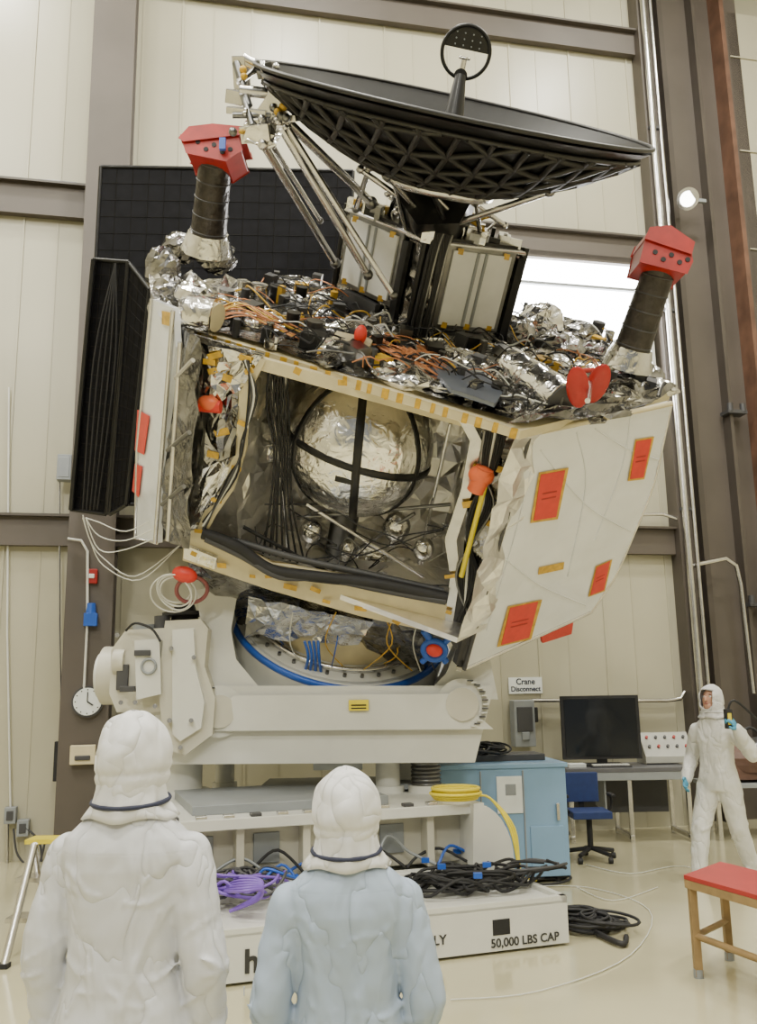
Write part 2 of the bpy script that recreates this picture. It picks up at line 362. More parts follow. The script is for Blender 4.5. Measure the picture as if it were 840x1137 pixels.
b.cyl(TC+W*TR,TC+W*(TR+.2),.1,alu); b.cyl(TC-W*TR,TC-W*(TR+.5),.12,steel)
b.finish(SC)
b=B('tank_struts')
for (x0,y0,x1,y1,o) in [(300,400,322,640,-.25),(318,405,300,620,-.3),(330,575,500,560,-.4),(340,560,470,640,-.35),(460,570,350,640,-.5),(500,470,470,600,-.5),(270,585,400,655,-.15)]:
    b.cyl(hf(x0,y0,o),hf(x1,y1,o-.1),.016,random.choice([black,alu,steel]))
for (x,y,o,r) in [(345,590,-.5,.10),(440,585,-.6,.12),(385,610,-.4,.07),(470,610,-.5,.09),(300,500,-.7,.10)]:
    b.sph(hf(x,y,o),(r,r,r*1.2),foil,ax=LA,jit=.03); b.cyl(hf(x,y,o)-W*r*1.6,hf(x,y,o)-W*r,.03,alu)
b.finish(SC)
b=B('harness_bundle')
def cab(pix,o,r,m,bb=None): (bb or b).tube([hf(x,y,o+random.uniform(-.01,.01)) for x,y in pix],r,m,7)
cab([(225,592),(262,606),(300,632),(350,640),(420,648),(497,664)],.06,.05,blackm)
cab([(228,598),(270,618),(310,640),(360,642),(430,656),(495,668)],.08,.03,dgrey)
cab([(260,600),(330,620),(420,640),(492,656)],-.05,.03,dgrey)
for k in range(7): cab([(300+3*k,400),(296+4*k,450),(304+3*k,500),(300+4*k,560),(290+8*k,625)],-.2-.02*k,.010,blackm)
for k in range(9): cab([(562-3*k,478),(550-2*k,520),(524+3*k,560),(518+1*k,600),(530-3*k,640),(507+2*k,690)],.06,.011,random.choice([blackm,blackm,steel,wire]))
for k in range(4): cab([(270+2*k,400),(285-3*k,440),(268,490+k*5),(262-3*k,530),(225,580+k*4)],.06,.009,[blackm,wire,dgrey,blackm][k])
for k in range(15):
    x=random.uniform(280,500); y=random.uniform(575,640); pts=[(x,y)]
    for j in range(4): x+=random.uniform(-50,50); y+=random.uniform(-25,25); pts.append((min(max(x,265),505),min(max(y,560),650)))
    cab(pts,random.uniform(-.5,-.1),.006,random.choice([blackm,blackm,blackm,steel,steel]))
for k in range(14):
    x=random.uniform(195,216); cab([(x,380),(x+random.uniform(-8,8),450),(x-8,520),(x-10+random.uniform(-8,8),600)],-.05-random.random()*.1,.012,random.choice([blackm,steel,wire,foild]))
b.finish(SC)
b=B('harness_detail')
cab([(538,540),(525,590),(512,640)],.1,.022,yel)
b.sph(hf(232,448,.07),(.09,.06,.06),orange,ax=LA); b.cyl(hf(222,450,.07),hf(245,452,.07),.05,redt)
b.sph(hf(534,528,.09),(.10,.07,.08),orange,ax=LA); b.cyl(hf(528,545,.09),hf(538,520,.09),.07,orange); 
b.sph(hf(205,638,.03),(.11,.07,.07),redt,ax=LA)
b.torus(hf(213,655,.0),(F_+U*.4).normalized(),.13,.018,mat('maroon_ring',(.25,.07,.07),.4))
b.torus(hf(482,722,.02),F_,.09,.03,blue); b.sph(hf(482,722,.05),(.07,.05,.06),redt,ax=LA); b.cyl(hf(470,700,0),hf(495,735,0),.03,blue); b.cyl(hf(468,735,0),hf(500,708,0),.025,blue)
for k in range(4): b.torus(hf(195,655,.02)+F_*(.02*k),(F_+U*random.uniform(-.4,.4)).normalized(),.13+.02*k,.007,wire)
for k in range(3): cab([(205,600),(180+5*k,575+k*8),(140,590+10*k),(110,580+15*k),(95,575)],-.2+.05*k,.005,wire)
for k in range(2): cab([(200,605),(150+5*k,640+k*4),(115,620+8*k),(100,600),(92,572+3*k)],-.2+.05*k,.005,wire)
b.finish(SC)
b=B('lower_blanket')
b.crinkle((hf(275,664,-.1),hf(415,690,-.1),hf(398,716,-.3),hf(272,706,-.3)),12,5,.03,foil)
b.crinkle((hf(205,620,-.05),hf(500,706,-.05),hf(470,745,-.6),hf(250,690,-.6)),14,5,.03,foild)
for k in range(4): b.tube([hf(338+5*k,712,-.1),hf(342+4*k,730,-.1),hf(336+7*k,752,-.2)],.014,blue)
for k in range(6):
    x=random.uniform(300,470); b.tube([hf(x,680,-.05),hf(x+random.uniform(-15,15),715,-.15),hf(x+random.uniform(-30,30),745,-.3)],.006,random.choice([yellow,wire,dgrey]))
b.finish(SC)
n=(F_*.766+U*.643).normalized(); PR=hf(588,482)
def hp(x,y,o=0): return hit(x,y,PR+n*o,n)
b=B('wrapped_solar_panel')
out=[(588,482),(640,474),(745,448),(738,480),(724,540),(700,600),(682,640),(655,680),(600,705),(515,743)]
b.prism([hp(x,y) for x,y in out],-n*.05,film)
b.tube([hp(x,y,.01) for x,y in out[:1]+out[9:]],.02,dgrey,8,False)
b.prism([hp(x,y,-.02) for x,y in [(578,480),(588,482),(516,743),(506,738)]],-n*.05,dgrey)
b.tube([hp(x,y,.0) for x,y in [(588,482),(745,448)]],.022,ivory,8,False)
b.tube([hp(x,y,.0) for x,y in [(515,743),(600,705),(655,680)]],.018,alu,8,False)
b.tube([hp(x,y,-.02) for x,y in [(745,448),(738,480),(724,540),(700,600),(682,640),(655,680)]],.016,alu,8)
for (x0,y0,x1,y1,x2,y2) in [(600,500,650,560,700,590),(640,480,650,540,630,640),(700,460,690,520,660,600),(560,620,600,650,650,672),(590,520,570,600,540,700),(660,476,700,500,730,510)]:
    b.tube([hp(x0,y0,.002),hp(x1,y1,.004),hp(x2,y2,.002)],.006,film,6)
for q in ([(600,527),(627,522),(617,574),(592,578)],[(706,490),(723,487),(714,530),(699,532)],[(566,675),(597,668),(587,708),(556,716)],[(662,630),(677,623),(670,655),(655,661)]):
    cx=sum(p[0] for p in q)/4; cy=sum(p[1] for p in q)/4
    b.prism([hp(cx+(x-cx)*1.22,cy+(y-cy)*1.1,.008) for x,y in q],n*.003,yellow); b.prism([hp(x,y,.012) for x,y in q],n*.003,redt)
    e_=hp(q[1][0],q[1][1])-hp(q[0][0],q[0][1]); f_=hp(q[3][0],q[3][1])-hp(q[0][0],q[0][1])
    for k in range(2):
        s0=hp(q[0][0],q[0][1],.0165)+f_*(.42+.12*k); b.prism([s0+e_*.2,s0+e_*.8,s0+e_*.8+f_*.03,s0+e_*.2+f_*.03],n*.001,red)
b.prism([hp(x,y,.008) for x,y in [(598,630),(626,624),(625,632),(597,638)]],n*.003,yellow)
b.prism([hp(x,y,-.12) for x,y in [(598,700),(634,688),(632,702),(600,712)]],n*.03,redt)
for k in range(9):
    t=k/8; b.box(hp(586-72*t,486+256*t,-.03)-U*.03,(.06,.05,.04),alu,LA)
b.finish(SC)
nl=(F_*.643-U*.766).normalized(); PL=hf(196,370)
def hl(x,y,o=0): return hit(x,y,PL+nl*o,nl)
b=B('wrapped_side_panel')
b.prism([hl(x,y) for x,y in [(168,332),(192,342),(195,385),(183,470),(176,520),(174,603),(150,598),(152,500),(160,420)]],-nl*.05,film)
b.prism([hl(x,y,.01) for x,y in [(153,455),(166,462),(160,505),(150,500)]],nl*.004,redt); b.prism([hl(x,y,.01) for x,y in [(150,515),(158,518),(154,552),(147,545)]],nl*.004,redt)
b.prism([hl(x,y,.01) for x,y in [(180,345),(190,347),(188,362),(180,360)]],nl*.004,yellow)
b.crinkle((hl(193,362,-.05),hl(222,376,-.05),hl(208,610,-.1),hl(176,600,-.05)),5,12,.03,foild)
for (x0,y0,x1,y1) in [(192,345,172,603),(200,380,186,600),(195,420,214,400),(186,500,210,480),(180,560,204,540)]: b.cyl(hl(x0,y0,.02),hl(x1,y1,.02),.018,random.choice([ivory,steel,alu]))
b.tube([hl(x,y,.01) for x,y in [(168,332),(160,420),(152,500),(150,598),(174,603)]],.014,alu,8,False)
b.finish(SC)
b=B('solar_wing')
def sp(q,ys,th,nx,ny,gr=.004):
    P=[D(x,y,yy) for (x,y),yy in zip(q,ys)]
    nn=(P[1]-P[0]).cross(P[3]-P[0]).normalized()
    if nn.y>0: nn=-nn
    P[2]=P[2]-nn*((P[2]-P[0]).dot(nn))
    b.prism(P,-nn*th,solar)
    o=nn*.001
    for i in range(nx+1):
        t=i/nx; b.tube([P[0].lerp(P[1],t)+o,P[3].lerp(P[2],t)+o],gr,sgrid,4,False)
    for i in range(ny+1):
        t=i/ny; b.tube([P[0].lerp(P[3],t)+o,P[1].lerp(P[2],t)+o],gr,sgrid,4,False)
    for i in range(4): b.tube([P[i],P[(i+1)%4]],.02,black,6,False)
sp([(112,185),(392,190),(380,560),(92,560)],[8.6,8.9,9.4,9.1],.05,16,20)
sp([(104,288),(143,291),(118,571),(79,566)],[7.9,7.8,8.7,8.8],.04,4,18)
sp([(143,292),(166,322),(150,560),(122,571)],[7.75,7.6,8.4,8.55],.04,4,18)
b.tube([D(104,288,7.85),D(79,566,8.75)],.028,black,8,False); b.tube([D(143,291,7.75),D(119,571,8.62)],.028,black,8,False)
for k in range(5): b.tube([D(128,292,7.7),D(128-6*k,400,8.0),D(108-4*k,566,8.6)],.008,blackm)
b.finish(SC)
b=B('electronics_vault')
vb=[hd(368,334),hd(450,376),hd(556,384)]; 
b4=vb[0]+(vb[2]-vb[1]); poly=[vb[0],vb[1],vb[2],b4]; VH=.84
for i in range(4):
    a,c=poly[i],poly[(i+1)%4]; b.crinkle((a,c,c+W*VH,a+W*VH),8,8,.012,foild)
b.prism([p+W*VH for p in poly],W*.05,black)
for p in poly: b.cyl(p,p+W*(VH+.05),.03,black)
for i in range(4): b.cyl(poly[i]+W*VH,poly[(i+1)%4]+W*VH,.03,alu)
def face(a,c,s0,s1,t0,t1,nrm,m,th=.03,o=.03):
    e=c-a; q=[a+e*s0+W*VH*t0,a+e*s1+W*VH*t0,a+e*s1+W*VH*t1,a+e*s0+W*VH*t1]; b.prism([p+nrm*o for p in q],nrm*th,m); return q
def nrm(a,c):
    q=(c-a).cross(W).normalized(); return q if q.dot(CAM-a)>0 else -q
for (a,c,ss,t0) in ((vb[0],vb[1],(.14,.74),.30),(vb[1],vb[2],(.26,.84),.20)):
    N_=nrm(a,c); face(a,c,ss[0]-.05,ss[1]+.05,t0-.05,1.0,N_,steel,.02,.02); q=face(a,c,ss[0],ss[1],t0,.96,N_,rad,.03,.03)
    for s_ in (.42,.56):
        q0=q[0].lerp(q[1],s_)+N_*.062; q1=q[3].lerp(q[2],s_)+N_*.062; b.tube([q0,q1],.016,grey,4,False)
    for (s_,t_) in ((.1,0),(.9,0),(.1,1),(.9,1),(.5,0)): b.box(q[0].lerp(q[1],s_).lerp(q[3].lerp(q[2],s_),t_)+N_*.065,(.05,.01,.05),yellow,LA)
    face(a,c,ss[0]+.15*(ss[1]-ss[0]),ss[0]+.85*(ss[1]-ss[0]),.05,t0-.08,N_,dgrey,.06,.02)
    face(a,c,ss[1]+.07,min(1,ss[1]+.14),.1,.95,N_,black,.05,.02)
for k in range(10):
    a,c=vb[1],vb[2]; N_=nrm(a,c); s_=.0+.018*k; b.tube([a.lerp(c,s_)+N_*.07+W*.05,a.lerp(c,s_+random.uniform(-.02,.03))+N_*.09+W*.4,a.lerp(c,s_+.03)+N_*.06+W*.84,a.lerp(c,s_+.1)+W*1.0],.014,[blackm,black,blackm,blackm,steel][k%5])
top=sum(poly,V())/4+W*VH
for k in range(70):
    p=top+(vb[2]-vb[1])*random.uniform(-.5,.5)+(vb[0]-vb[1])*random.uniform(-.5,.5)+W*.06
    b.box(p,(random.uniform(.03,.13),random.uniform(.03,.13),random.uniform(.04,.14)),random.choice([black,alu,steel,blackm,yellow,foil]),LA)
b.finish(SC)
Wd=V((.205,-.615,.76)).normalized(); Ud=V((.97,0,-.24)); Ud=(Ud-Wd*Ud.dot(Wd)).normalized(); Vd=Ud.cross(Wd)
DC=D(505,116,6.25); RD=1.55; DP=.58
def dish(x,y,o=0): r2=(x*x+y*y)/(RD*RD); return DC+Ud*x+Vd*y+Wd*(DP*(r2-1)+o)
b=B('dish_antenna')
nr,na=14,72; vs=[];fs=[]
for side,o in ((0,0),(1,-.03)):
    for i in range(nr+1):
        for j in range(na): r=RD*i/nr; a=2*pi*j/na; vs.append(dish(r*cos(a),r*sin(a),o))
for s_ in (0,1):
    k=s_*(nr+1)*na
    for i in range(nr):
        for j in range(na): fs.append((k+i*na+j,k+i*na+(j+1)%na,k+(i+1)*na+(j+1)%na,k+(i+1)*na+j))
b.add(vs,fs,black,True)
b.torus(DC,Wd,RD,.016,rib,n=96)
RR=RD*.95
for fam in range(3):
    a=radians(60*fam+15); dx,dy=cos(a),sin(a); nx_,ny_=-dy,dx
    for k in range(-6,7):
        c=k*.235
        if abs(c)>=RR: continue
        h=math.sqrt(RR*RR-c*c); m_=max(3,int(h/.1)); pts=[dish(nx_*c+dx*t_,ny_*c+dy*t_,-.055) for t_ in [h*(2*q/m_-1) for q in range(m_+1)]]
        b.tube(pts,.026,rib,4,False)
pts=[dish(RR*cos(2*pi*j/72),RR*sin(2*pi*j/72),-.05) for j in range(73)]; b.tube(pts,.018,rib,5,False)
b.torus(DC-Wd*(DP+.02),Wd,.42,.05,alu,n=40)
fb=dish(0,.75,.0); fb=D(504,134,fb.y)
ft=D(511,84,fb.y-.05)
b.cyl(fb-Wd*.1,ft,.085,black,.04); 
hc=D(517,58,ft.y-.05); ha=(CAM-hc).normalized()
b.torus(hc,ha,.175,.014,black,n=40)
upn=(Wd-ha*Wd.dot(ha)).normalized(); side=upn.cross(ha).normalized()
b.prism([hc+side*(.17*cos(a_))+upn*(.19*sin(a_)) for a_ in [radians(5+17*k) for k in range(11)]],-ha*.03,black)
for k in range(4):
    for j in range(3): b.sph(hc+ha*.005+side*(-.09+.06*k)+upn*(.04+.04*j),.006,grey,nu=8,nv=6)
b.cyl(hc-upn*.17,ft,.035,black,.05); b.cyl(hc-upn*.16,hc-upn*.05,.02,alu); b.torus(hc-upn*.04,upn,.035,.01,alu,n=16)
b.finish(SC)
b=B('antenna_struts')
def st(x0,y0,d0,x1,y1,d1,r=.024,m=alu): 
    p,q=D(x0,y0,d0),D(x1,y1,d1); b.cyl(p,q,r,m); b.sph(p,r*1.5,m,nu=12,nv=8); b.sph(q,r*1.6,steel,nu=12,nv=8)
st(308,135,6.0,408,305,7.1,.03); st(318,140,6.05,436,328,6.9); st(292,160,6.0,372,292,7.4,.03); st(300,158,6.0,355,245,7.3,.02); st(312,128,6.05,412,225,7.1,.035)
st(400,188,6.6,470,238,6.9); st(410,186,6.6,395,232,7.2); st(500,250,6.8,610,213,6.2,.026); st(430,215,6.9,490,205,6.3,.02); st(440,235,6.9,540,222,6.6,.02); st(470,240,6.8,430,196,6.3,.022); st(560,250,7.0,505,212,6.5,.02); st(510,246,6.8,480,215,6.5,.02)
tw=DC-Wd*(DP+.06); b.cyl(top+W*.02,tw,.30,black,.34,n=6); 
for k in range(6):
    a=k*pi/3; b.cyl(top+(U*cos(a)+F_*sin(a))*.42,tw+(Ud*cos(a+.5)+Vd*sin(a+.5))*.38,.02,random.choice([alu,black]))
for k in range(26):
    a=random.uniform(0,6.28); p=top+(U*cos(a)+F_*sin(a))*.38; b.tube([p,p+W*.12+U*random.uniform(-.1,.1),p+W*.2+U*random.uniform(-.2,.2)],.012,random.choice([blackm,alu,yellow,steel]))
b.finish(SC)
b=B('dish_hinge_fitting')
def bx(x,y,d,s,m,rot=0):
    X=U*cos(rot)+W*sin(rot); Z=W*cos(rot)-U*sin(rot); b.box(D(x,y,d),s,m,(X,F_,Z))
bx(268,85,6.05,(.10,.12,.28),alu,.2); bx(280,72,6.0,(.16,.12,.06),alu,-.3); bx(262,108,6.05,(.14,.1,.10),alu); bx(275,124,6.0,(.3,.12,.05),alu,.1); bx(300,120,6.0,(.12,.14,.2),alu,-.5)
bx(296,78,6.0,(.14,.12,.10),steel,.4); bx(285,148,6.0,(.22,.14,.12),foil,.3); bx(310,125,6.0,(.08,.1,.25),alu,-.5); bx(320,132,6.02,(.14,.12,.05),alu,.3)
for (x,y,x1,y1,r) in [(262,70,276,118,.03),(290,70,306,128,.03),(266,100,300,104,.04),(258,128,300,128,.022),(270,64,300,80,.03),(264,92,290,72,.025),(280,140,268,100,.025)]: b.cyl(D(x,y,5.95),D(x1,y1,5.98),r,random.choice([alu,steel,alu]))
for k in range(22): b.sph(D(random.uniform(256,318),random.uniform(66,150),5.93),random.uniform(.018,.035),random.choice([alu,steel,steel,yellow]),nu=10,nv=7)
b.crinkle((D(272,132,5.95),D(318,140,5.95),D(305,165,6.0),D(268,158,6.0)),5,4,.03,foil)
b.finish(SC,bevel=.006)
def boom(name,bx_,by_,tx,ty,d0,d1,r,out,top_):
    b=B(name); p,q=D(bx_,by_,d0),D(tx,ty,d1); ax=(q-p).normalized()
    b.cyl(p,q,r*1.08,boomm,r*.92,n=28)
    for k in range(5): b.torus(p.lerp(q,.1+k/5),ax,r*(1.06-.03*k),.006,dgrey,n=28)
    b.cyl(p-ax*.12,p+ax*.05,r*1.6,foil,r*1.2,n=10)
    P=[D(x,y,d1-r*1.35) for x,y in out]; b.prism(P,V((0,1,0))*(r*2.7)+V((0,0,.04)),red)
    T_=[D(x,y,d1-r*1.5) for x,y in top_]; b.prism(T_,V((0,1,0))*(r*3.0)+V((0,0,.05)),red)
    cx=sum(x for x,y in out)/len(out); cy=sum(y for x,y in out)/len(out)
    for k,(dx,dy) in enumerate([(-18,-2),(-9,5),(0,-1),(9,6),(18,2)]):
        c=D(cx+dx,cy+dy+dx*.12,d1-r*1.35); b.cyl(c+V((0,.002,0)),c-V((0,.006,0)),.020,blackm,n=12)
    b.finish(SC,bevel=.008)
boom('sensor_boom_left_deck',231,264,240,172,7.25,6.75,.145,[(201,150),(262,146),(268,166),(250,178),(207,169)],[(199,153),(210,141),(236,138),(269,141),(271,148),(204,156)])
boom('sensor_boom_right_deck',700,392,733,296,7.0,6.6,.135,[(718,262),(766,276),(768,290),(762,303),(711,290)],[(717,264),(722,253),(744,251),(770,269),(767,281)])
b=B('boom_label'); b.box(D(247,160,6.5),(.05,.03,.10),blue); b.finish(SC)
b=B('deck_equipment')
def inside(u,v):
    c=False; n_=len(hexp)
    for i in range(n_):
        x0,y0=hexp[i][0]*.95,hexp[i][1]; x1,y1=hexp[(i+1)%n_][0]*.95,hexp[(i+1)%n_][1]
        if (y0>v)!=(y1>v) and u<(x1-x0)*(v-y0)/(y1-y0)+x0: c=not c
    return c
umin,umax=min(p[0] for p in hexp),max(p[0] for p in hexp); vmin=min(p[1] for p in hexp)
def rp():
    while True:
        u,v=random.uniform(umin,umax),random.uniform(vmin,-.08)
        if inside(u,v): return u,v
for k in range(190):
    u,v=rp(); s_=random.uniform(.04,.15); a=random.random()*3
    m_=random.choice([black,steel,foil,steel,blackm,foild,yellow,black,dgrey]); h=random.uniform(.04,.18)
    if random.random()<.3: b.cyl(L(u,v,.02),L(u,v,.02+h),s_*.5,m_,n=12)
    else: b.box(L(u,v,h/2+.02),(s_,s_*random.uniform(.5,1.4),h),m_,(U*cos(a)+F_*sin(a),F_*cos(a)-U*sin(a),W))
for k in range(44):
    u,v=rp(); b.sph(L(u,v,.05),(random.uniform(.10,.24),random.uniform(.10,.22),random.uniform(.05,.11)),random.choice([foil,foild,foild]),ax=LA,nu=13,nv=8,sm=False,jit=.12)
b.finish(SC)
b=B('deck_harness')
for k in range(190):
    u,v=rp(); pts=[L(u,v,.08)]; a=random.uniform(-.6,.6)+(pi if random.random()<.5 else 0)
    for j in range(random.randint(3,6)):
        a+=random.uniform(-.7,.7); st_=random.uniform(.08,.22); u+=cos(a)*st_; v=min(-.03,v+sin(a)*st_)
        if not inside(u,v): break
        pts.append(L(u,v,random.uniform(.05,.2)))
    if len(pts)>2: b.tube(pts,random.choice([.005,.006,.008]),random.choice([blackm,blackm,blackm,blackm,copper,yellow,wire,steel]),5)
for k in range(24):
    x=420+random.uniform(-10,20); y=372+random.uniform(-6,12)
    b.tube([hd(x,y,.1),hd(x+25,y+8+random.uniform(-8,8),.14),hd(x+55,y+22+random.uniform(-10,10),.13),hd(x+80,y+38+random.uniform(-8,8),.08),hd(x+105,y+48+random.uniform(-12,8),.05)],.007,copper,5)
for k in range(12):
    x=235+random.uniform(-8,8); y=350+random.uniform(-6,8)
    b.tube([hd(x,y,.1),hd(x+30,y-10+random.uniform(-8,8),.16),hd(x+60,y+random.uniform(-5,10),.13),hd(x+95,y+18,.08)],.006,random.choice([copper,yellow]),5)
b.finish(SC)
b=B('deck_instruments')
y0_=hd(560,420,.1).y
p=D(565,404,y0_+.05); q=D(622,446,y0_-.25)
for k in range(6):
    a=p.lerp(q,k/6); c=p.lerp(q,(k+1)/6); b.cyl(a,c,.135+.012*(k%2)+.006*k,foil,.138+.012*((k+1)%2)+.006*k,n=13)
b.cyl(q,q+(q-p).normalized()*.01,.14,dgrey,n=20)
for (x,y,tl_) in [(641,430,.35),(663,426,-.1)]:
    c=hd(x,y,.28); b.sph(c,(.025,.085,.16),redd,ax=(F_,(U*cos(tl_)+W*sin(tl_)).normalized(),(W*cos(tl_)-U*sin(tl_)).normalized()),nu=14,nv=10)
b.cyl(hd(652,445,.28),hd(655,425,.28),.02,alu)
b.cyl(hd(640,412,.25),hd(672,410,.25),.02,redd)
b.cyl(hd(208,345,.16),hd(238,352,.16),.13,foil,.15,n=14); b.cyl(hd(238,352,.16),hd(241,353,.16),.11,ivory,n=20)
b.sph(hd(400,372,.22),(.05,.05,.08),redt,ax=LA); b.cyl(hd(400,372,.1),hd(400,372,.2),.03,redt)
bb_=hd(390,385,.08); b.box(bb_,(.3,.2,.14),ivory,LA); 
for k in range(6): b.cyl(bb_+U*(.05*k-.13)+F_*.1,bb_+U*(.05*k-.13)+F_*.13,.02,random.choice([redt,alu,yellow]))
b.box(hd(352,378,.07),(.25,.16,.12),black,LA)
b.prism([hd(x,y,.09) for x,y in [(470,400),(530,412),(556,440),(548,452),(500,436)]],W*.03,mat('panel_bluegrey',(.16,.18,.23),.35,.4))
b.finish(SC,bevel=.004)
b=B('deck_edge_blankets')
def blob(x,y,o,rx,rz,m=foil,d=None):
    c=hd(x,y,o); b.sph(c,(rx,rx*.8,rz),m,ax=LA,nu=16,nv=10,sm=False,jit=.11)
for (x,y,o,rx,rz) in [(180,300,.1,.16,.2),(200,275,.15,.18,.14),(190,325,.08,.16,.14),(218,330,.1,.2,.13),(240,285,.12,.2,.16),(178,345,.0,.11,.12),(205,360,.02,.15,.08),(230,355,.03,.18,.08),(262,345,.06,.12,.1),(715,415,.05,.2,.1),(690,412,.08,.22,.12),(735,430,.02,.15,.07),(660,395,.1,.22,.14),(620,385,.12,.25,.14),(590,440,.05,.15,.1),(650,460,-.02,.16,.06),(690,448,.0,.18,.06),(600,360,.15,.22,.2),(570,370,.1,.2,.16),(640,370,.1,.2,.12)]:
    blob(x,y,o,rx,rz,random.choice([foil,foild,foild]))
b.crinkle((hd(165,300,.1),hd(262,310,.15),hd(270,352,.1),hd(168,345,.0)),10,7,.05,foil)
b.crinkle((hd(560,470,.06),hd(640,440,.1),hd(752,428,.06),hd(700,462,.0)),10,6,.05,foild)
b.crinkle((hd(168,330,.03),hd(215,362,.03),hf(218,385,.02),hl(175,352,.03)),7,4,.03,foil)
for k in range(14):
    x=random.uniform(640,735); b.tube([hd(x,440,.05),hd(x+6,425,.12),hd(x+14,432,.02)],.010,random.choice([blackm,foild,steel]))
b.finish(SC)

# ---------------------------------------------------------------- POSITIONER
PF=empty('tilt_positioner')
RC=F0-F_*1.15-W*2.85
def hr(px,py,o=0): return hit(px,py,RC+W*o,W)
pc=hr(377,688); RR0=1.06
b=B('turntable_ring')
b.cyl(pc-W*.32,pc,RR0*1.02,white,RR0*1.02,n=64)
b.torus(pc,W,RR0,.03,blue,n=72,flat=.035)
b.cyl(pc,pc+W*.03,RR0*.93,white,n=64)
b.torus(pc+W*.05,W,RR0*.8,.03,alu,n=64)
for k in range(36):
    a=2*pi*k/36; x_,y_=frame(W); b.cyl(pc+(x_*cos(a)+y_*sin(a))*RR0*.87+W*.02,pc+(x_*cos(a)+y_*sin(a))*RR0*.87+W*.06,.018,steel,n=8)
cb=sum(bot,V())/6
b.cyl(pc+W*.03,pc+W*.25,.75,ivory,.7,n=48); b.cyl(pc+W*.25,cb-W*.05,.7,foil,.62,n=32)
for k in range(10):
    a=2*pi*k/10; x_,y_=frame(W); d_=(x_*cos(a)+y_*sin(a)); b.tube([pc+d_*.8+W*.05,pc+d_*.95+W*.3,pc+d_*.7+W*.5],.006,random.choice([wire,yellow,blue]))
b.finish(PF)
b=B('cradle_housing')
b.cyl(pc-W*.75,pc-W*.30,RR0*.8,white,RR0*1.15,n=48)
P=[D(x,y,8.0) for x,y in [(250,768),(540,768),(522,840),(188,842),(176,826),(178,800),(240,792)]]
b.prism(P,V((0,1.1,0)),white)
P=[D(x,y,7.92) for x,y in [(262,779),(500,777),(530,803),(240,805)]]; b.prism(P,V((0,.1,0)),white)
b.prism([D(x,y,8.05) for x,y in [(225,660),(258,655),(250,700),(256,735),(280,764),(246,770),(232,720)]],V((0,.9,0)),white)
b.prism([D(x,y,8.05) for x,y in [(484,768),(500,752),(516,715),(535,720),(545,770)]],V((0,.9,0)),white)
b.finish(PF,bevel=.05)
b=B('warning_plate'); c=D(398,783,7.9); b.box(c,(.17,.02,.09),yel); b.box(c-V((0,.012,0)),(.13,.004,.012),blackm); b.box(c-V((0,.012,.025)),(.13,.004,.01),blackm); b.finish(PF)
b=B('sector_ribs')
for (cx,cy,sgn) in ((243,790,-1),(513,782,1)):
    for k in range(14):
        a=radians(-70+ (k*10)); 
        x=cx+sgn*26*cos(a); y=cy+28*sin(a)
        q=D(x,y,7.9); b.box(q+V((0,.12,0)),(.05,.24,.012),white if k%2 else dgrey)
    b.cyl(D(cx,cy,7.95),D(cx,cy,8.3),.22,white,n=32); b.cyl(D(cx,cy,7.9),D(cx,cy,7.97),.14,offw,n=24)
b.finish(PF)
b=B('tilt_drive')
b.prism([D(x,y,7.85) for x,y in [(184,690),(222,688),(230,698),(226,740),(238,775),(235,815),(205,838),(182,830),(176,760)]],V((0,.9,0)),offw)
b.prism([D(x,y,7.80) for x,y in [(192,700),(214,698),(216,740),(226,780),(222,808),(200,822),(192,815)]],V((0,.05,0)),white)
b.prism([D(x,y,7.95) for x,y in [(124,722),(140,700),(184,698),(184,790),(130,790),(122,770)]],V((0,.7,0)),offw)
b.prism([D(x,y,7.8) for x,y in [(150,712),(176,710),(178,770),(152,776)]],V((0,.2,0)),white)
b.cyl(D(116,750,8.3),D(150,750,8.3),.26,offw,n=28); b.cyl(D(111,750,8.3),D(117,750,8.3),.20,white,n=28)
b.cyl(D(128,735,8.0),D(140,735,8.0),.12,offw); b.cyl(D(160,708,8.1),D(160,694,8.1),.1,grey); b.cyl(D(180,700,8.1),D(180,684,8.1),.07,dgrey)
for (x,y) in [(130,705),(150,780),(172,784),(134,780),(200,830),(190,720),(215,730),(212,800),(188,800)]: b.cyl(D(x,y,7.84),D(x,y,7.74),.02,alu,n=10)
b.torus(D(165,740,7.79),V((0,1,0)),.06,.012,grey); b.box(D(142,765,7.8),(.12,.1,.05),dgrey)
b.box(D(158,725,7.78),(.14,.02,.05),dgrey); b.box(D(136,752,7.93),(.10,.04,.22),dgrey); b.tube([D(140,700,7.9),D(150,692,7.8),D(168,698,7.8),D(178,712,7.78)],.012,blackm)
b.cyl(D(205,690,8.2),D(205,672,8.2),.13,blackm,.09,n=20); b.cyl(D(205,684,8.2),D(205,680,8.2),.2,blackm,n=20)
b.finish(PF,bevel=.02)

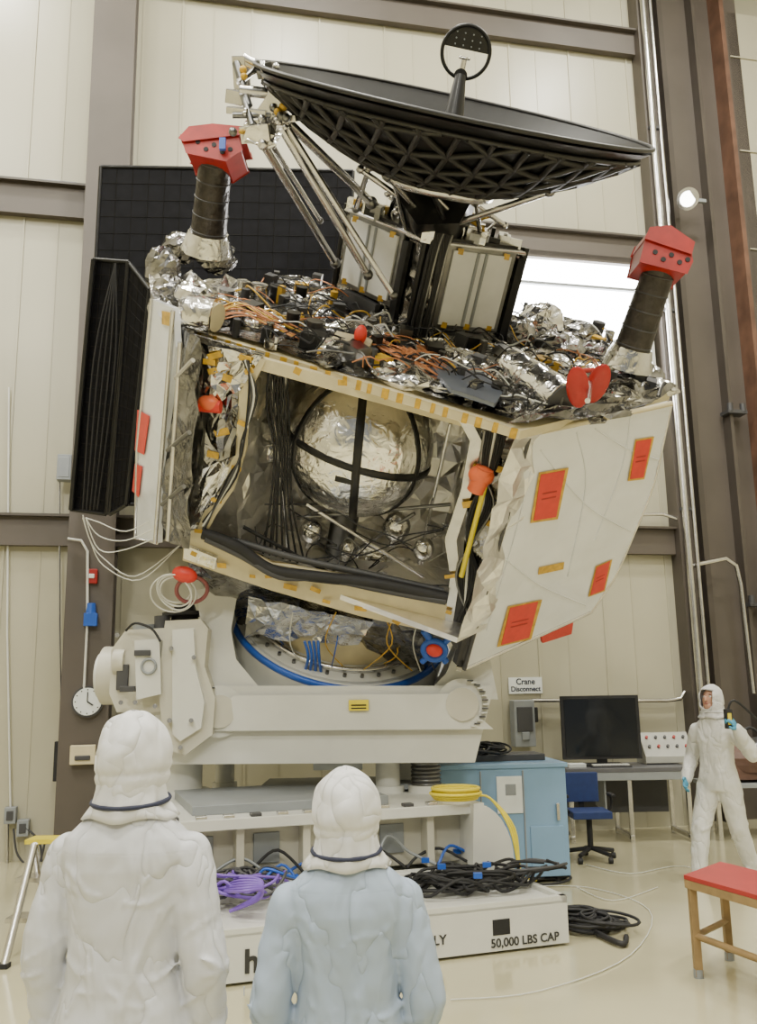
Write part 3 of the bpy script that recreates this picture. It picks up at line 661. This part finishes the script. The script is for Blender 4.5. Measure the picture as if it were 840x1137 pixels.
S0=hz(632,1050); SL=hz(250,1097); e1=(S0-SL).normalized(); e2=V((-e1.y,e1.x,0)); SA=(e1,e2,UZ)
def sk(a,bq,z): return S0+e1*a+e2*bq+UZ*z
def sbox(b,a0,a1,b0,b1,z0,z1,m): b.box(sk((a0+a1)/2,(b0+b1)/2,(z0+z1)/2),(abs(a1-a0),abs(b1-b0),abs(z1-z0)),m,SA)
b=B('skid_base'); sbox(b,-3.0,0,0,3.3,.02,.30,white); sbox(b,-3.0,0,0,.05,.28,.33,white); sbox(b,-.05,0,0,3.3,.28,.33,white)
sbox(b,-2.9,-.1,.1,3.2,.0,.03,dgrey); sbox(b,-.58,-.45,-.004,0,.12,.22,blackm)
b.finish(PF,bevel=.012)
text('capacity_text','50,000 LBS CAP',sk(-.34,-.006,.07),e1,UZ,.078,green,PF,.0015); text('supply_text','SUPPLY',sk(-1.06,-.006,.13),e1,UZ,.085,green,PF,.0015); text('logo_text','hoist',sk(-2.08,-.006,.13),e1,UZ,.19,green,PF,.006)
b=B('pedestal_frame')
A1=( (hz(572,974,.30)-S0).dot(e1)); 
b0_=((hz(572,974,.30)-S0).dot(e2))
AL=-2.75
sbox(b,AL,A1,b0_,b0_+.14,.30,.40,white); sbox(b,AL,A1-.25,b0_+.30,b0_+.45,.40,.80,offw)
sbox(b,AL,A1-.2,b0_+.1,2.9,.78,.86,white)
for k in range(5): sbox(b,AL+.1+.5*k,AL+.16+.5*k,b0_+.16,b0_+.32,.40,.78,offw)
for k in range(4): sbox(b,AL+.25+.5*k,AL+.45+.5*k,b0_+.28,b0_+.302,.50,.72,grey)
for k in range(9):
    a0=AL+.1+.26*k; b.tube([sk(a0,b0_+.15,.41),sk(a0+.12,b0_+.2,.42+random.random()*.25),sk(a0+.3,b0_+.2,.42+random.random()*.2),sk(a0+.5,b0_+.14,.42)],.013,[blackm,grey,blackm,blue,dgrey][k%5])
poly=[]
for k in range(9):
    a=radians(90-11.25*k); poly.append(sk(A1-.32+.32*cos(a),b0_+.02,.42+.44*sin(a)))
poly+= [sk(A1,b0_+.02,.30),sk(A1-.35,b0_+.02,.30)]
b.prism(poly,e2*1.9,white)
sbox(b,A1-.32,A1-.18,b0_+.01,b0_+.03,.36,.42,dgrey)
for k in range(11): sbox(b,AL+.1+.2*k,AL+.18+.2*k,b0_+.12,b0_+.2,.86,.885,dgrey if k%3==0 else alu)
sbox(b,AL+.3,-.9,b0_+.35,2.4,.86,.93,grey)
b.finish(PF,bevel=.015)
b=B('support_columns')
def colm(x,r,m,ribs=False,yy=8.35):
    p=D(x,838,yy); b.cyl((p.x,p.y,.84),(p.x,p.y,1.35),r,m,n=24); b.cyl((p.x,p.y,.84),(p.x,p.y,.92),r*1.3,white,n=24)
    if ribs:
        for k in range(9): b.torus(V((p.x,p.y,.93+.035*k)),UZ,r,.012,steel,n=24)
colm(430,.11,white); colm(472,.125,dgrey,True); colm(200,.2,white); colm(250,.09,white,False,8.9)
p=D(452,860,8.8); b.box((p.x,p.y,1.05),(.5,.2,.45),white)
b.finish(PF)
b=B('drip_pan'); b.box(D(375,870,8.7),(1.35,.7,.05),grey); b.box(D(375,846,8.5),(.45,.02,.14),paper); b.finish(PF)
b=B('cable_heap')
def heap(cx,cy,z,sx_,sy_,nn,mats,r=.012,hh=.15):
    c=hz(cx,cy,z)
    for k in range(nn):
        o=c+e1*random.uniform(-sx_,sx_)+e2*random.uniform(-sy_,sy_); R=random.uniform(.08,.2); pts=[]
        for j in range(7):
            a=j*1.1+random.random(); pts.append(o+e1*(R*1.6*cos(a))+e2*(R*sin(a))+UZ*(random.uniform(.01,hh)))
        b.tube(pts,r,random.choice(mats),5)
heap(545,985,.31,.45,.15,26,[blackm,blackm,dgrey]); heap(480,950,.31,.4,.15,22,[blackm,blackm,dgrey,blue]); heap(500,935,.45,.3,.1,10,[blackm,blue],.012,.2)
heap(275,1000,.33,.25,.12,16,[purple,purple,blue,dgrey,purple],.011,.2); heap(245,990,.33,.3,.12,10,[blackm,dgrey])
b.finish(PF)
b=B('purple_cable')
for k in range(6): b.tube([hz(245,985+k,.40),hz(265,975+k*3,.5),hz(290,978+k*2,.5),hz(285,995+k,.42),hz(255,1012,.34)],.011,purple,6)
for (x,y) in [(472,955),(490,962),(540,960),(455,940),(507,945),(530,972)]: b.box(hz(x,y,.48),(.06,.04,.035),blue)
b.finish(PF)
b=B('yellow_hose')
c=sk(A1-.4,b0_+.2,.9)
for k in range(5): b.torus(c+UZ*(.018*k),UZ,.17+.015*(k%3),.014,yel,n=30,flat=.014)
for k in range(3): b.tube([c+e1*.15,c+e1*.3+UZ*-.02,c+e1*.42-UZ*.25-e2*.1+e1*.02*k,c+e1*.45-UZ*.58-e2*.2,c+e1*.5-UZ*.6-e2*.35],.010,yel)
b.finish(PF)
b=B('floor_cable_coil')
for (cx,cy,nn) in ((655,1030,22),(600,975,10)):
    c=hz(cx,cy,0)
    for k in range(nn):
        o=c+V((random.uniform(-.12,.12),random.uniform(-.15,.15),.02+.004*k)); b.torus(o,(UZ+V((random.uniform(-.15,.15),random.uniform(-.15,.15),0))).normalized(),random.uniform(.1,.22),.012,blackm,n=20,k=5)
b.tube([hz(660,1035,.03),hz(690,1048,.03),hz(695,1040,.03)],.02,blackm)
b.finish()
b=B('floor_cable')
for pts in ([(560,985),(650,985),(720,1010),(700,1060),(600,1100),(500,1110)],[(650,960),(700,970),(760,962),(840,990)],[(640,985),(680,1000),(730,985)]):
    b.tube([hz(x,y,.01) for x,y in pts],.004,wire)
b.finish()

# ---------------------------------------------------------------- cabinet, desk
b=B('equipment_cabinet')
ce=V((.97,.10,0)).normalized(); cn=V((-ce.y,ce.x,0)); p1=hz(634,980)
def cbx(a0,a1,b0,b1,z0,z1,m): b.box(p1-ce*((a0+a1)/2)+cn*((b0+b1)/2)+UZ*((z0+z1)/2),(abs(a1-a0),abs(b1-b0),abs(z1-z0)),m,(ce,cn,UZ))
CH=1.02
cbx(0,1.2,0,.8,.06,CH,lblue); cbx(-.02,1.22,-.02,.82,CH,CH+.04,lblue); cbx(.40,.415,-.012,0,.1,CH-.02,grey); cbx(.80,.815,-.012,0,.1,CH-.02,grey)
cbx(.42,.66,-.015,-.002,.62,.95,paper); cbx(.48,.58,-.02,-.01,.78,.88,grey); cbx(.05,.36,-.012,0,.15,.5,lblue); cbx(.08,.11,-.03,0,.55,.7,alu); cbx(.76,.79,-.03,0,.55,.7,alu)
for k in range(6): cbx(.85,1.15,-.01,0,.2+.04*k,.215+.04*k,dgrey)
cbx(.1,.8,.3,.7,CH+.04,CH+.10,dgrey)
for a in (.1,1.1):
    for q in (.1,.7): b.cyl(p1-ce*a+cn*q,p1-ce*a+cn*q+UZ*.09,.04,blackm)
c=p1-ce*.75+cn*.4+UZ*(CH+.12)
for k in range(18): b.torus(c+V((random.uniform(-.2,.2),random.uniform(-.1,.1),random.uniform(0,.06))),(UZ+V((random.uniform(-.3,.3),random.uniform(-.3,.3),0))).normalized(),random.uniform(.07,.16),.012,blackm,n=16,k=5)
b.finish(bevel=.01)
b=B('work_desk'); dy=10.7
dx0=D(628,860,dy).x; dx1=D(768,860,dy).x; dz=.80; dt=dz+.025
b.box(((dx0+dx1)/2,dy+.35,dz),(dx1-dx0,.75,.05),mat('desk_top',(.10,.10,.11),.4)); b.box(((dx0+dx1)/2,dy,dz-.07),(dx1-dx0,.04,.09),grey); b.box(((dx0+dx1)/2,dy+.65,.45),(dx1-dx0-.2,.03,.4),dgrey)
for x in (dx0+.05,(dx0+dx1)/2,dx1-.05):
    for yy in (dy+.03,dy+.68): b.box((x,yy,dz/2),(.05,.05,dz),alu)
    b.box((x,dy+.35,.06),(.05,.7,.05),alu)
b.box((dx0+.45,dy+.3,.55),(.02,.5,.4),grey)
b.finish(bevel=.006)
b=B('computer_monitor'); a=D(621,773,10.98); c=D(712,842,10.98); mc=(a+c)/2; mw=c.x-a.x; mh=a.z-c.z
b.box(mc,(mw,.06,mh),blackm); b.box(mc-V((0,.033,0)),(mw-.07,.006,mh-.07),glass); b.box((mc.x,mc.y+.02,(c.z+dt)/2+.02),(.12,.04,c.z-dt+.03),blackm); b.box((mc.x,mc.y,dt+.017),(.45,.22,.03),blackm); b.finish(bevel=.01)
b=B('keyboard'); b.box((mc.x+.05,dy+.08,dt+.014),(.45,.13,.022),dgrey)
for r_ in range(4):
    for k in range(12): b.box((mc.x-.15+.035*k,dy+.035+.03*r_,dt+.03),(.026,.022,.012),wire)
b.finish()
b=B('paper_stack')
for k in range(5): b.box((dx0+.16,dy+.2,dt+.005+.008*k),(.2,.2,.006),paper)
b.finish()
b=B('control_console')
X0=D(696,840,11.2).x+.17; X1=D(762,840,11.2).x+.04; zt=dt+.012
prof=[(11.02,zt),(11.02,zt+.08),(11.28,zt+.34),(11.40,zt+.34),(11.40,zt)]
b.prism([V((X0,y,z)) for y,z in prof],V((X1-X0,0,0)),cons)
for k in range(5):
    for j in range(2): b.cyl(V((X0+.08+.11*k,11.12+.1*j,zt+.185+.1*j)),V((X0+.08+.11*k,11.10+.1*j,zt+.20+.1*j)),.018,[dgrey,red,dgrey][(k+j)%3],n=12)
b.finish(bevel=.01)
b=B('side_table'); X0=D(776,870,11).x+.06; b.box((X0+.7,11.05,.60),(1.4,.7,.05),grey)
for x in (X0+.05,X0+1.35):
    for y in (10.75,11.35): b.box((x,y,.3),(.05,.05,.6),alu)
b.finish(bevel=.005)
b=B('equipment_bag'); c=V((X0+.55,11.0,.86)); b.sph(c,(.5,.28,.22),brown,nu=14,nv=9,sm=False,jit=.06); b.box(c-UZ*.1,(.9,.45,.2),brown); b.sph(c+V((.1,-.1,.15)),(.2,.15,.12),steel,nu=10,nv=7,sm=False,jit=.15)
b.tube([c+V((-.2,-.1,.2)),c+V((0,-.1,.38)),c+V((.2,-.1,.2))],.02,blackm); b.finish(bevel=.03)
b=B('office_chair'); c=hz(653,955); c=V((c.x+.03,c.y,0))
b.cyl(c+UZ*.1,c+UZ*.42,.03,blackm); b.box(c+UZ*.46,(.40,.40,.07),chairb); b.box(c+V((-.02,.22,.70)),(.36,.06,.30),chairb); b.box(c+V((-.02,.25,.52)),(.06,.03,.3),blackm)
for k in range(5):
    a=k*2*pi/5+.3; q=c+V((cos(a)*.26,sin(a)*.26,0)); b.tube([c+UZ*.12,q+UZ*.08],.022,blackm,8,False); b.cyl(q+V((-.02,0,.03)),q+V((.02,0,.03)),.03,blackm)
for s_ in (-1,1): b.tube([c+V((s_*.19,0,.46)),c+V((s_*.24,0,.53)),c+V((s_*.24,.0,.62))],.015,blackm); b.box(c+V((s_*.24,0,.64)),(.05,.22,.03),blackm)
b.finish(bevel=.03)
b=B('red_top_table'); TZ=.57
A=hz(759,976,TZ); E=(hz(840,999,TZ)-A)*1.9; G=(hz(800,961,TZ)-A)*1.0; 
b.prism([A,A+E,A+E+G,A+G],UZ*.025,mat('red_mat',(.38,.03,.025),.5)); b.prism([A+UZ*-.05,A+E-UZ*.05,A+E+G-UZ*.05,A+G-UZ*.05],UZ*.048,wood)
for p in (A+(E.normalized()+G.normalized())*.04,A+E*.97+G*.05,A+E*.95+G*.93,A+G*.92+E*.03): b.box((p.x,p.y,TZ/2-.02),(.045,.045,TZ-.06),wood); b.cyl((p.x,p.y,0),(p.x,p.y,.05),.03,grey)
p=A+(E.normalized()+G.normalized())*.04; q=A+E*.97+G*.05; b.tube([V((p.x,p.y,.24)),V((q.x,q.y,.24))],.022,wood,4,False); r_=A+G*.92+E*.03; b.tube([V((p.x,p.y,.24)),V((r_.x,r_.y,.24))],.022,wood,4,False)
b.finish()
b=B('step_ladder'); 
l0=hz(4,1075); l1=hz(40,1060)
tl=V((l0.x+.03,l0.y+.35,.72)); tr_=V((l1.x+.03,l1.y+.35,.72))
b.tube([l0,tl],.03,alu,6,False); b.tube([l1,tr_],.03,alu,6,False)
bk0=V((tl.x-.05,tl.y+.45,0)); bk1=V((tr_.x-.05,tr_.y+.45,0)); b.tube([bk0,tl],.025,alu,6,False); b.tube([bk1,tr_],.025,alu,6,False)
for k in range(1,4):
    p=l0.lerp(tl,k/3); q=l1.lerp(tr_,k/3); b.box((p+q)/2+V((0,.05,0)),((q-p).length,.2,.03),alu if k<3 else yel)
for p in (l0,l1,bk0,bk1): b.box(p+UZ*.015,(.07,.07,.03),blackm)
b.finish()

# ---------------------------------------------------------------- PEOPLE
tex=bpy.data.textures.new('cloth_folds','CLOUDS'); tex.noise_scale=.10; tex.noise_depth=1
def hand(b,w,d,nrm_,thumb,sc,curl,m):
    d=d.normalized(); nrm_=(nrm_-d*nrm_.dot(d)).normalized(); side=d.cross(nrm_).normalized()
    if side.dot(thumb)<0: side=-side
    b.sph(w+d*.045*sc,(.042*sc,.05*sc,.018*sc),m,ax=(side,d,nrm_),nu=14,nv=10)
    for k,(off,ln) in enumerate(((.030,.072),(.010,.080),(-.011,.074),(-.030,.058))):
        p=w+d*.075*sc+side*off*sc; a=0; r=.0095*sc; pts=[p]
        for j,f in enumerate((.45,.32,.23)):
            a+=curl*(.6+.5*j); p=p+(d*cos(a)+nrm_*sin(a))*(ln*f*sc); pts.append(p)
        b.limb(pts,[r,r*.95,r*.88,r*.78],m)
    p=w+d*.02*sc+side*.030*sc; q=p+(d*.6+side*.75+nrm_*.2).normalized()*.038*sc; t=q+(d*.85+side*.3+nrm_*.4*curl).normalized()*.032*sc
    b.limb([p,q,t],[.013*sc,.011*sc,.009*sc],m)
def person(name,pos,H_,suitm,face,headtilt,arms,legs,wid=1,puff=1.0,gl=glove,hoodm=None,vox=.007,depth=1.0,fold=.014,bag=0,strapm=None,seed=1,curls=(.35,.35)):
    R=random.Random(seed)
    P=empty(name); o=V(pos); s=H_/1.75; f=V(face).normalized(); rt=V((f.y,-f.x,0)); 
    def T(x,y,z): return o+rt*(x*s)+f*(y*s)+UZ*(z*s)
    b=B('coverall')
    n=36; rings=[(.80,.185,.135,0),(.90,.192,.138,0),(.98,.172,.125,0),(1.05,.160,.120,0),(1.14,.160,.124,0),(1.24,.170,.130,.0),(1.31,.182,.126,-.010),(1.36,.190,.114,-.014),(1.395,.182,.104,-.012),(1.425,.150,.096,-.008),(1.455,.115,.092,-.004),(1.48,.092,.09,0),(1.515,.088,.09,0)]
    vs=[]
    for z,rx,ry,oy in rings:
        for j in range(n):
            a=2*pi*j/n; cx=cos(a); sy_=sin(a)
            vs.append(T(rx*wid*math.copysign(abs(cx)**.85,cx),oy+ry*depth*math.copysign(abs(sy_)**.85,sy_),z))
    k=len(rings)
    b.add(vs,[(i*n+j,i*n+(j+1)%n,(i+1)*n+(j+1)%n,(i+1)*n+j) for i in range(k-1) for j in range(n)]+[tuple(range(n-1,-1,-1)),tuple(range((k-1)*n,k*n))],suitm,True)
    def surf(x,z,sgn):
        for i in range(k-1):
            z0,z1=rings[i][0],rings[i+1][0]
            if z0<=z<=z1:
                t=(z-z0)/(z1-z0); rx=(rings[i][1]*(1-t)+rings[i+1][1]*t)*wid; ry=rings[i][2]*(1-t)+rings[i+1][2]*t; oy=rings[i][3]*(1-t)+rings[i+1][3]*t
                q=max(0,1-min(.97,abs(x)/rx)**2.35)**(1/2.35); return T(x,oy+sgn*ry*q,z)
        return T(x,0,z)
    for sgn in (-1,1):
        F=[]
        for m_ in (-1,1):
            F+= [[(m_*.155,1.27),(m_*.11,1.17),(m_*.09,1.05),(m_*.10,.92)],[(m_*.12,1.22),(m_*.07,1.10),(m_*.05,.96)],[(m_*.05,1.10),(m_*.03,.98),(m_*.04,.85)],[(m_*.16,1.30),(m_*.10,1.25),(m_*.03,1.24)],[(m_*.15,1.06),(m_*.09,1.03),(m_*.03,1.035)],[(m_*.15,.99),(m_*.08,.975),(m_*.02,.99)],[(m_*.15,1.33),(m_*.11,1.30),(m_*.07,1.24)]]
        for fl_ in F:
            pts=[surf(x+R.uniform(-.025,.025),z+R.uniform(-.02,.02),sgn) for x,z in fl_]; b.tube(pts,R.uniform(.005,.009)*s,suitm,8)
    for a in arms:
        pts=[T(*q) for q in a[:3]]; L_=[]; R_=[]
        for seg,(r0_,r1_) in enumerate(((.072,.064),(.066,.054))):
            for i in range(6):
                t=i/6; L_.append(pts[seg].lerp(pts[seg+1],t)); R_.append((r0_+(r1_-r0_)*t+(.002 if i%2 else -.002))*s)
        L_.append(pts[2]); R_.append(.050*s)
        b.limb(L_,R_,suitm)
        for i in range(12):
            t=R.uniform(.4,1.9); seg=int(t); t-=seg; c=pts[seg].lerp(pts[seg+1],t); d=(pts[seg+1]-pts[seg]).normalized(); x_,y_=frame(d); rr=((.069,.067)[seg]-.010*t)*s; a0=R.uniform(0,6.28); sl=R.uniform(-.06,.06)
            b.tube([c+(x_*cos(a0+q*.45)+y_*sin(a0+q*.45))*rr+d*(sl*q*.5) for q in range(5)],R.uniform(.004,.008)*s,suitm,8)
    for l in legs:
        pts=[T(*q) for q in l]; b.limb([pts[0],pts[0].lerp(pts[1],.5),pts[1],pts[1].lerp(pts[2],.5),pts[2]],[.112*s,.10*s,.084*s,.078*s,.066*s],suitm)
        for i in range(8):
            t=R.uniform(.3,1.9); seg=int(t); t-=seg; c=pts[seg].lerp(pts[seg+1],t); d=(pts[seg+1]-pts[seg]).normalized(); x_,y_=frame(d); rr=((.105,.080)[seg]-.022*t)*s; a0=R.uniform(0,6.28)
            b.tube([c+(x_*cos(a0+q*.4)+y_*sin(a0+q*.4))*rr+d*(.03*q) for q in range(5)],R.uniform(.006,.010)*s,suitm,8)
        b.sph(pts[2]+f*.07*s-UZ*.045*s+UZ*0,(.055*s,.135*s,.05*s),suitm,ax=(rt,f,UZ))
    ob=b.finish(P)
    r=ob.modifiers.new('r','REMESH'); r.mode='VOXEL'; r.voxel_size=vox; r.use_smooth_shade=True
    sm=ob.modifiers.new('s','SMOOTH'); sm.iterations=4; sm.factor=.5
    dm=ob.modifiers.new('d','DISPLACE'); dm.texture=tex; dm.strength=fold; dm.mid_level=.5; dm.texture_coords='GLOBAL'
    hf_=(f*cos(headtilt)+UZ*sin(headtilt)).normalized(); hu=(UZ*cos(headtilt)-f*sin(headtilt)).normalized(); hc=T(0,.01,1.61)
    b=B('head'); ax=(rt,hf_,hu)
    b.sph(hc,(.074*s,.094*s,.115*s),skin,ax=ax,nu=28,nv=20)
    b.sph(hc+hf_*.03*s-hu*.07*s,(.052*s,.055*s,.05*s),skin,ax=ax)
    b.sph(hc+hf_*.098*s-hu*.02*s,(.014*s,.022*s,.028*s),skin,ax=ax,nu=12,nv=8)
    for sg in (-1,1):
        b.sph(hc+hf_*.083*s+rt*sg*.031*s+hu*.008*s,(.014*s,.010*s,.008*s),paper,ax=ax,nu=12,nv=8); b.sph(hc+hf_*.092*s+rt*sg*.031*s+hu*.008*s,.0055*s,blackm,nu=8,nv=6)
        b.sph(hc+hf_*.086*s+rt*sg*.031*s+hu*.027*s,(.018*s,.008*s,.004*s),brown,ax=ax,nu=10,nv=6)
        b.sph(hc+rt*sg*.076*s,(.01*s,.02*s,.03*s),skin,ax=ax,nu=10,nv=8)
    b.sph(hc+hf_*.088*s-hu*.058*s,(.024*s,.010*s,.007*s),mat('lips',(.45,.18,.15),.5),ax=ax,nu=12,nv=8)
    b.cyl(hc-UZ*.2*s-f*.01,hc-UZ*.06*s,.055*s,skin)
    b.finish(P)
    b=B('hood'); nu_,nv_=96,72; vs=[]; keep={}
    hm=hoodm or suitm
    for i in range(nv_+1):
        th=pi*i/nv_
        for j in range(nu_):
            ph=2*pi*j/nu_; dx,dy_,dz_=sin(th)*cos(ph),sin(th)*sin(ph),cos(th)
            cr_=abs(sin(ph*2.5+th*4))**.6; band=math.exp(-((dz_+.22)/.07)**2)
            gath=.014*sin(ph*22+2*sin(th*6))*math.exp(-((dz_+.22)/.25)**2)
            bulge=1+.03*sin(ph*3+th*5)+.026*cr_-.06*band+gath
            low=max(0,-dz_); 
            rx,ry,rz=.104*puff*(1+bag*low*(1-low*.6)),.122*puff*(1+bag*.6*low),.140
            p=hc+(rt*(dx*rx*bulge)+hf_*(dy_*ry*bulge)+hu*(dz_*rz*(1+.03*cr_)))*s
            vs.append(p); keep[i*nu_+j]=not(dy_>.60 and abs(dx)<.62 and -.78<dz_<.50)
    fs=[]
    for i in range(nv_):
        for j in range(nu_):
            q=(i*nu_+j,(i+1)*nu_+j,(i+1)*nu_+(j+1)%nu_,i*nu_+(j+1)%nu_)
            if any(keep[t] for t in q): fs.append(q)
    b.add(vs,fs,hm,True)
    h=b.finish(P); so=h.modifiers.new('so','SOLIDIFY'); so.thickness=.005; so.offset=0
    dm=h.modifiers.new('d','DISPLACE'); dm.texture=tex; dm.strength=.02; dm.mid_level=.5; dm.texture_coords='GLOBAL'
    b=B('hood_skirt'); rg=[(1.555,.090,.097),(1.53,.093,.098),(1.505,.099,.100),(1.485,.106,.104),(1.462,.125,.108),(1.445,.140,.108)]; vs=[]
    for z,rx,ry in rg:
        for j in range(64):
            a=2*pi*j/64; k_=1+.025*sin(7*a)+.02*sin(12*a+1); vs.append(T(rx*k_*cos(a),ry*k_*sin(a),z+.006*sin(5*a)))
    b.add(vs,[(i*64+j,i*64+(j+1)%64,(i+1)*64+(j+1)%64,(i+1)*64+j) for i in range(5) for j in range(64)],hm,True); h=b.finish(P)
    so=h.modifiers.new('so','SOLIDIFY'); so.thickness=.006
    b=B('neck_strap'); pts=[T(.112*cos(2*pi*j/32),.112*sin(2*pi*j/32),1.494+.012*sin(2*pi*j/32)) for j in range(33)]; b.tube(pts,.007*s,strapm or navy,6); b.finish(P)
    for i,a in enumerate(arms):
        w_=T(*a[2]); d=(T(*a[2])-T(*a[1])).normalized(); b=B('glove_%d'%(i+1))
        b.cyl(w_-d*.05*s,w_+d*.03*s,.036*s,gl,.028*s); inn=rt*(1 if a[2][0]<0 else -1)
        if len(a)>3: inn=rt*a[3][0]+f*a[3][1]
        hand(b,w_+d*.01*s,d,inn,f if len(a)<4 else -rt,s*1.05,curls[i],gl)
        g=b.finish(P); r=g.modifiers.new('r','REMESH'); r.mode='VOXEL'; r.voxel_size=.0035; r.use_smooth_shade=True
    return P,T
sw=suit('coverall_white',(.60,.61,.65),[1.335,1.03]); sb=suit('smock_pale_blue',(.36,.44,.57),[1.22]); sr=suit('coverall_bright',(.70,.70,.68),[1.0])
hoodw=suit('hood_white',(.68,.68,.69),[])
std_legs=[((-.10,0,.86),(-.12,.01,.47),(-.12,0,.09)),((.10,0,.86),(.12,.01,.47),(.12,0,.09))]
def gx(px,y): return D(px,900,y).x
person('technician',(gx(145,2.75),2.75,0),1.72,sw,(.12,1,0),.05,
  [((-.182,0,1.335),(-.242,-.025,1.06),(-.225,.06,.82)),((.182,0,1.335),(.242,-.025,1.06),(.225,.06,.82))],std_legs,wid=1.0,puff=1.02,hoodm=hoodw,bag=.12,seed=3)
person('technician.001',(gx(384,2.75),2.75,0),1.545,sb,(-.03,1,0),.10,
  [((-.182,0,1.33),(-.246,-.035,1.05),(-.20,.10,.85)),((.182,0,1.33),(.246,-.035,1.05),(.20,.10,.85))],std_legs,wid=1.0,puff=1.06,hoodm=hoodw,seed=5)
g0=hz(795,980)
P3,T3=person('technician.002',(g0.x+.10,g0.y,0),1.75,sr,(-.75,-.65,0),.30,
  [((-.180,0,1.33),(-.36,.02,1.13),(-.33,.20,1.36),(.8,.3)),((.180,0,1.33),(.29,-.06,1.08),(.24,.14,.90))],
  [((-.09,0,.86),(-.11,-.08,.47),(-.11,-.26,.10)),((.09,0,.86),(.11,.18,.49),(.11,.28,.09))],wid=.95,puff=1.0,hoodm=hoodw,vox=.012,strapm=hoodw,seed=8,curls=(.8,.4))
b=B('pendant_controller'); c=T3(-.29,.26,1.45); b.box(c,(.06,.06,.17),blackm); b.box(c-V((0,.032,0)),(.035,.006,.10),yel); b.tube([c+UZ*.08,c+UZ*.14+V((.1,0,0)),c+V((.5,.1,-.3)),c+V((.8,.2,-1.0))],.012,blackm); b.finish(P3,bevel=.01)
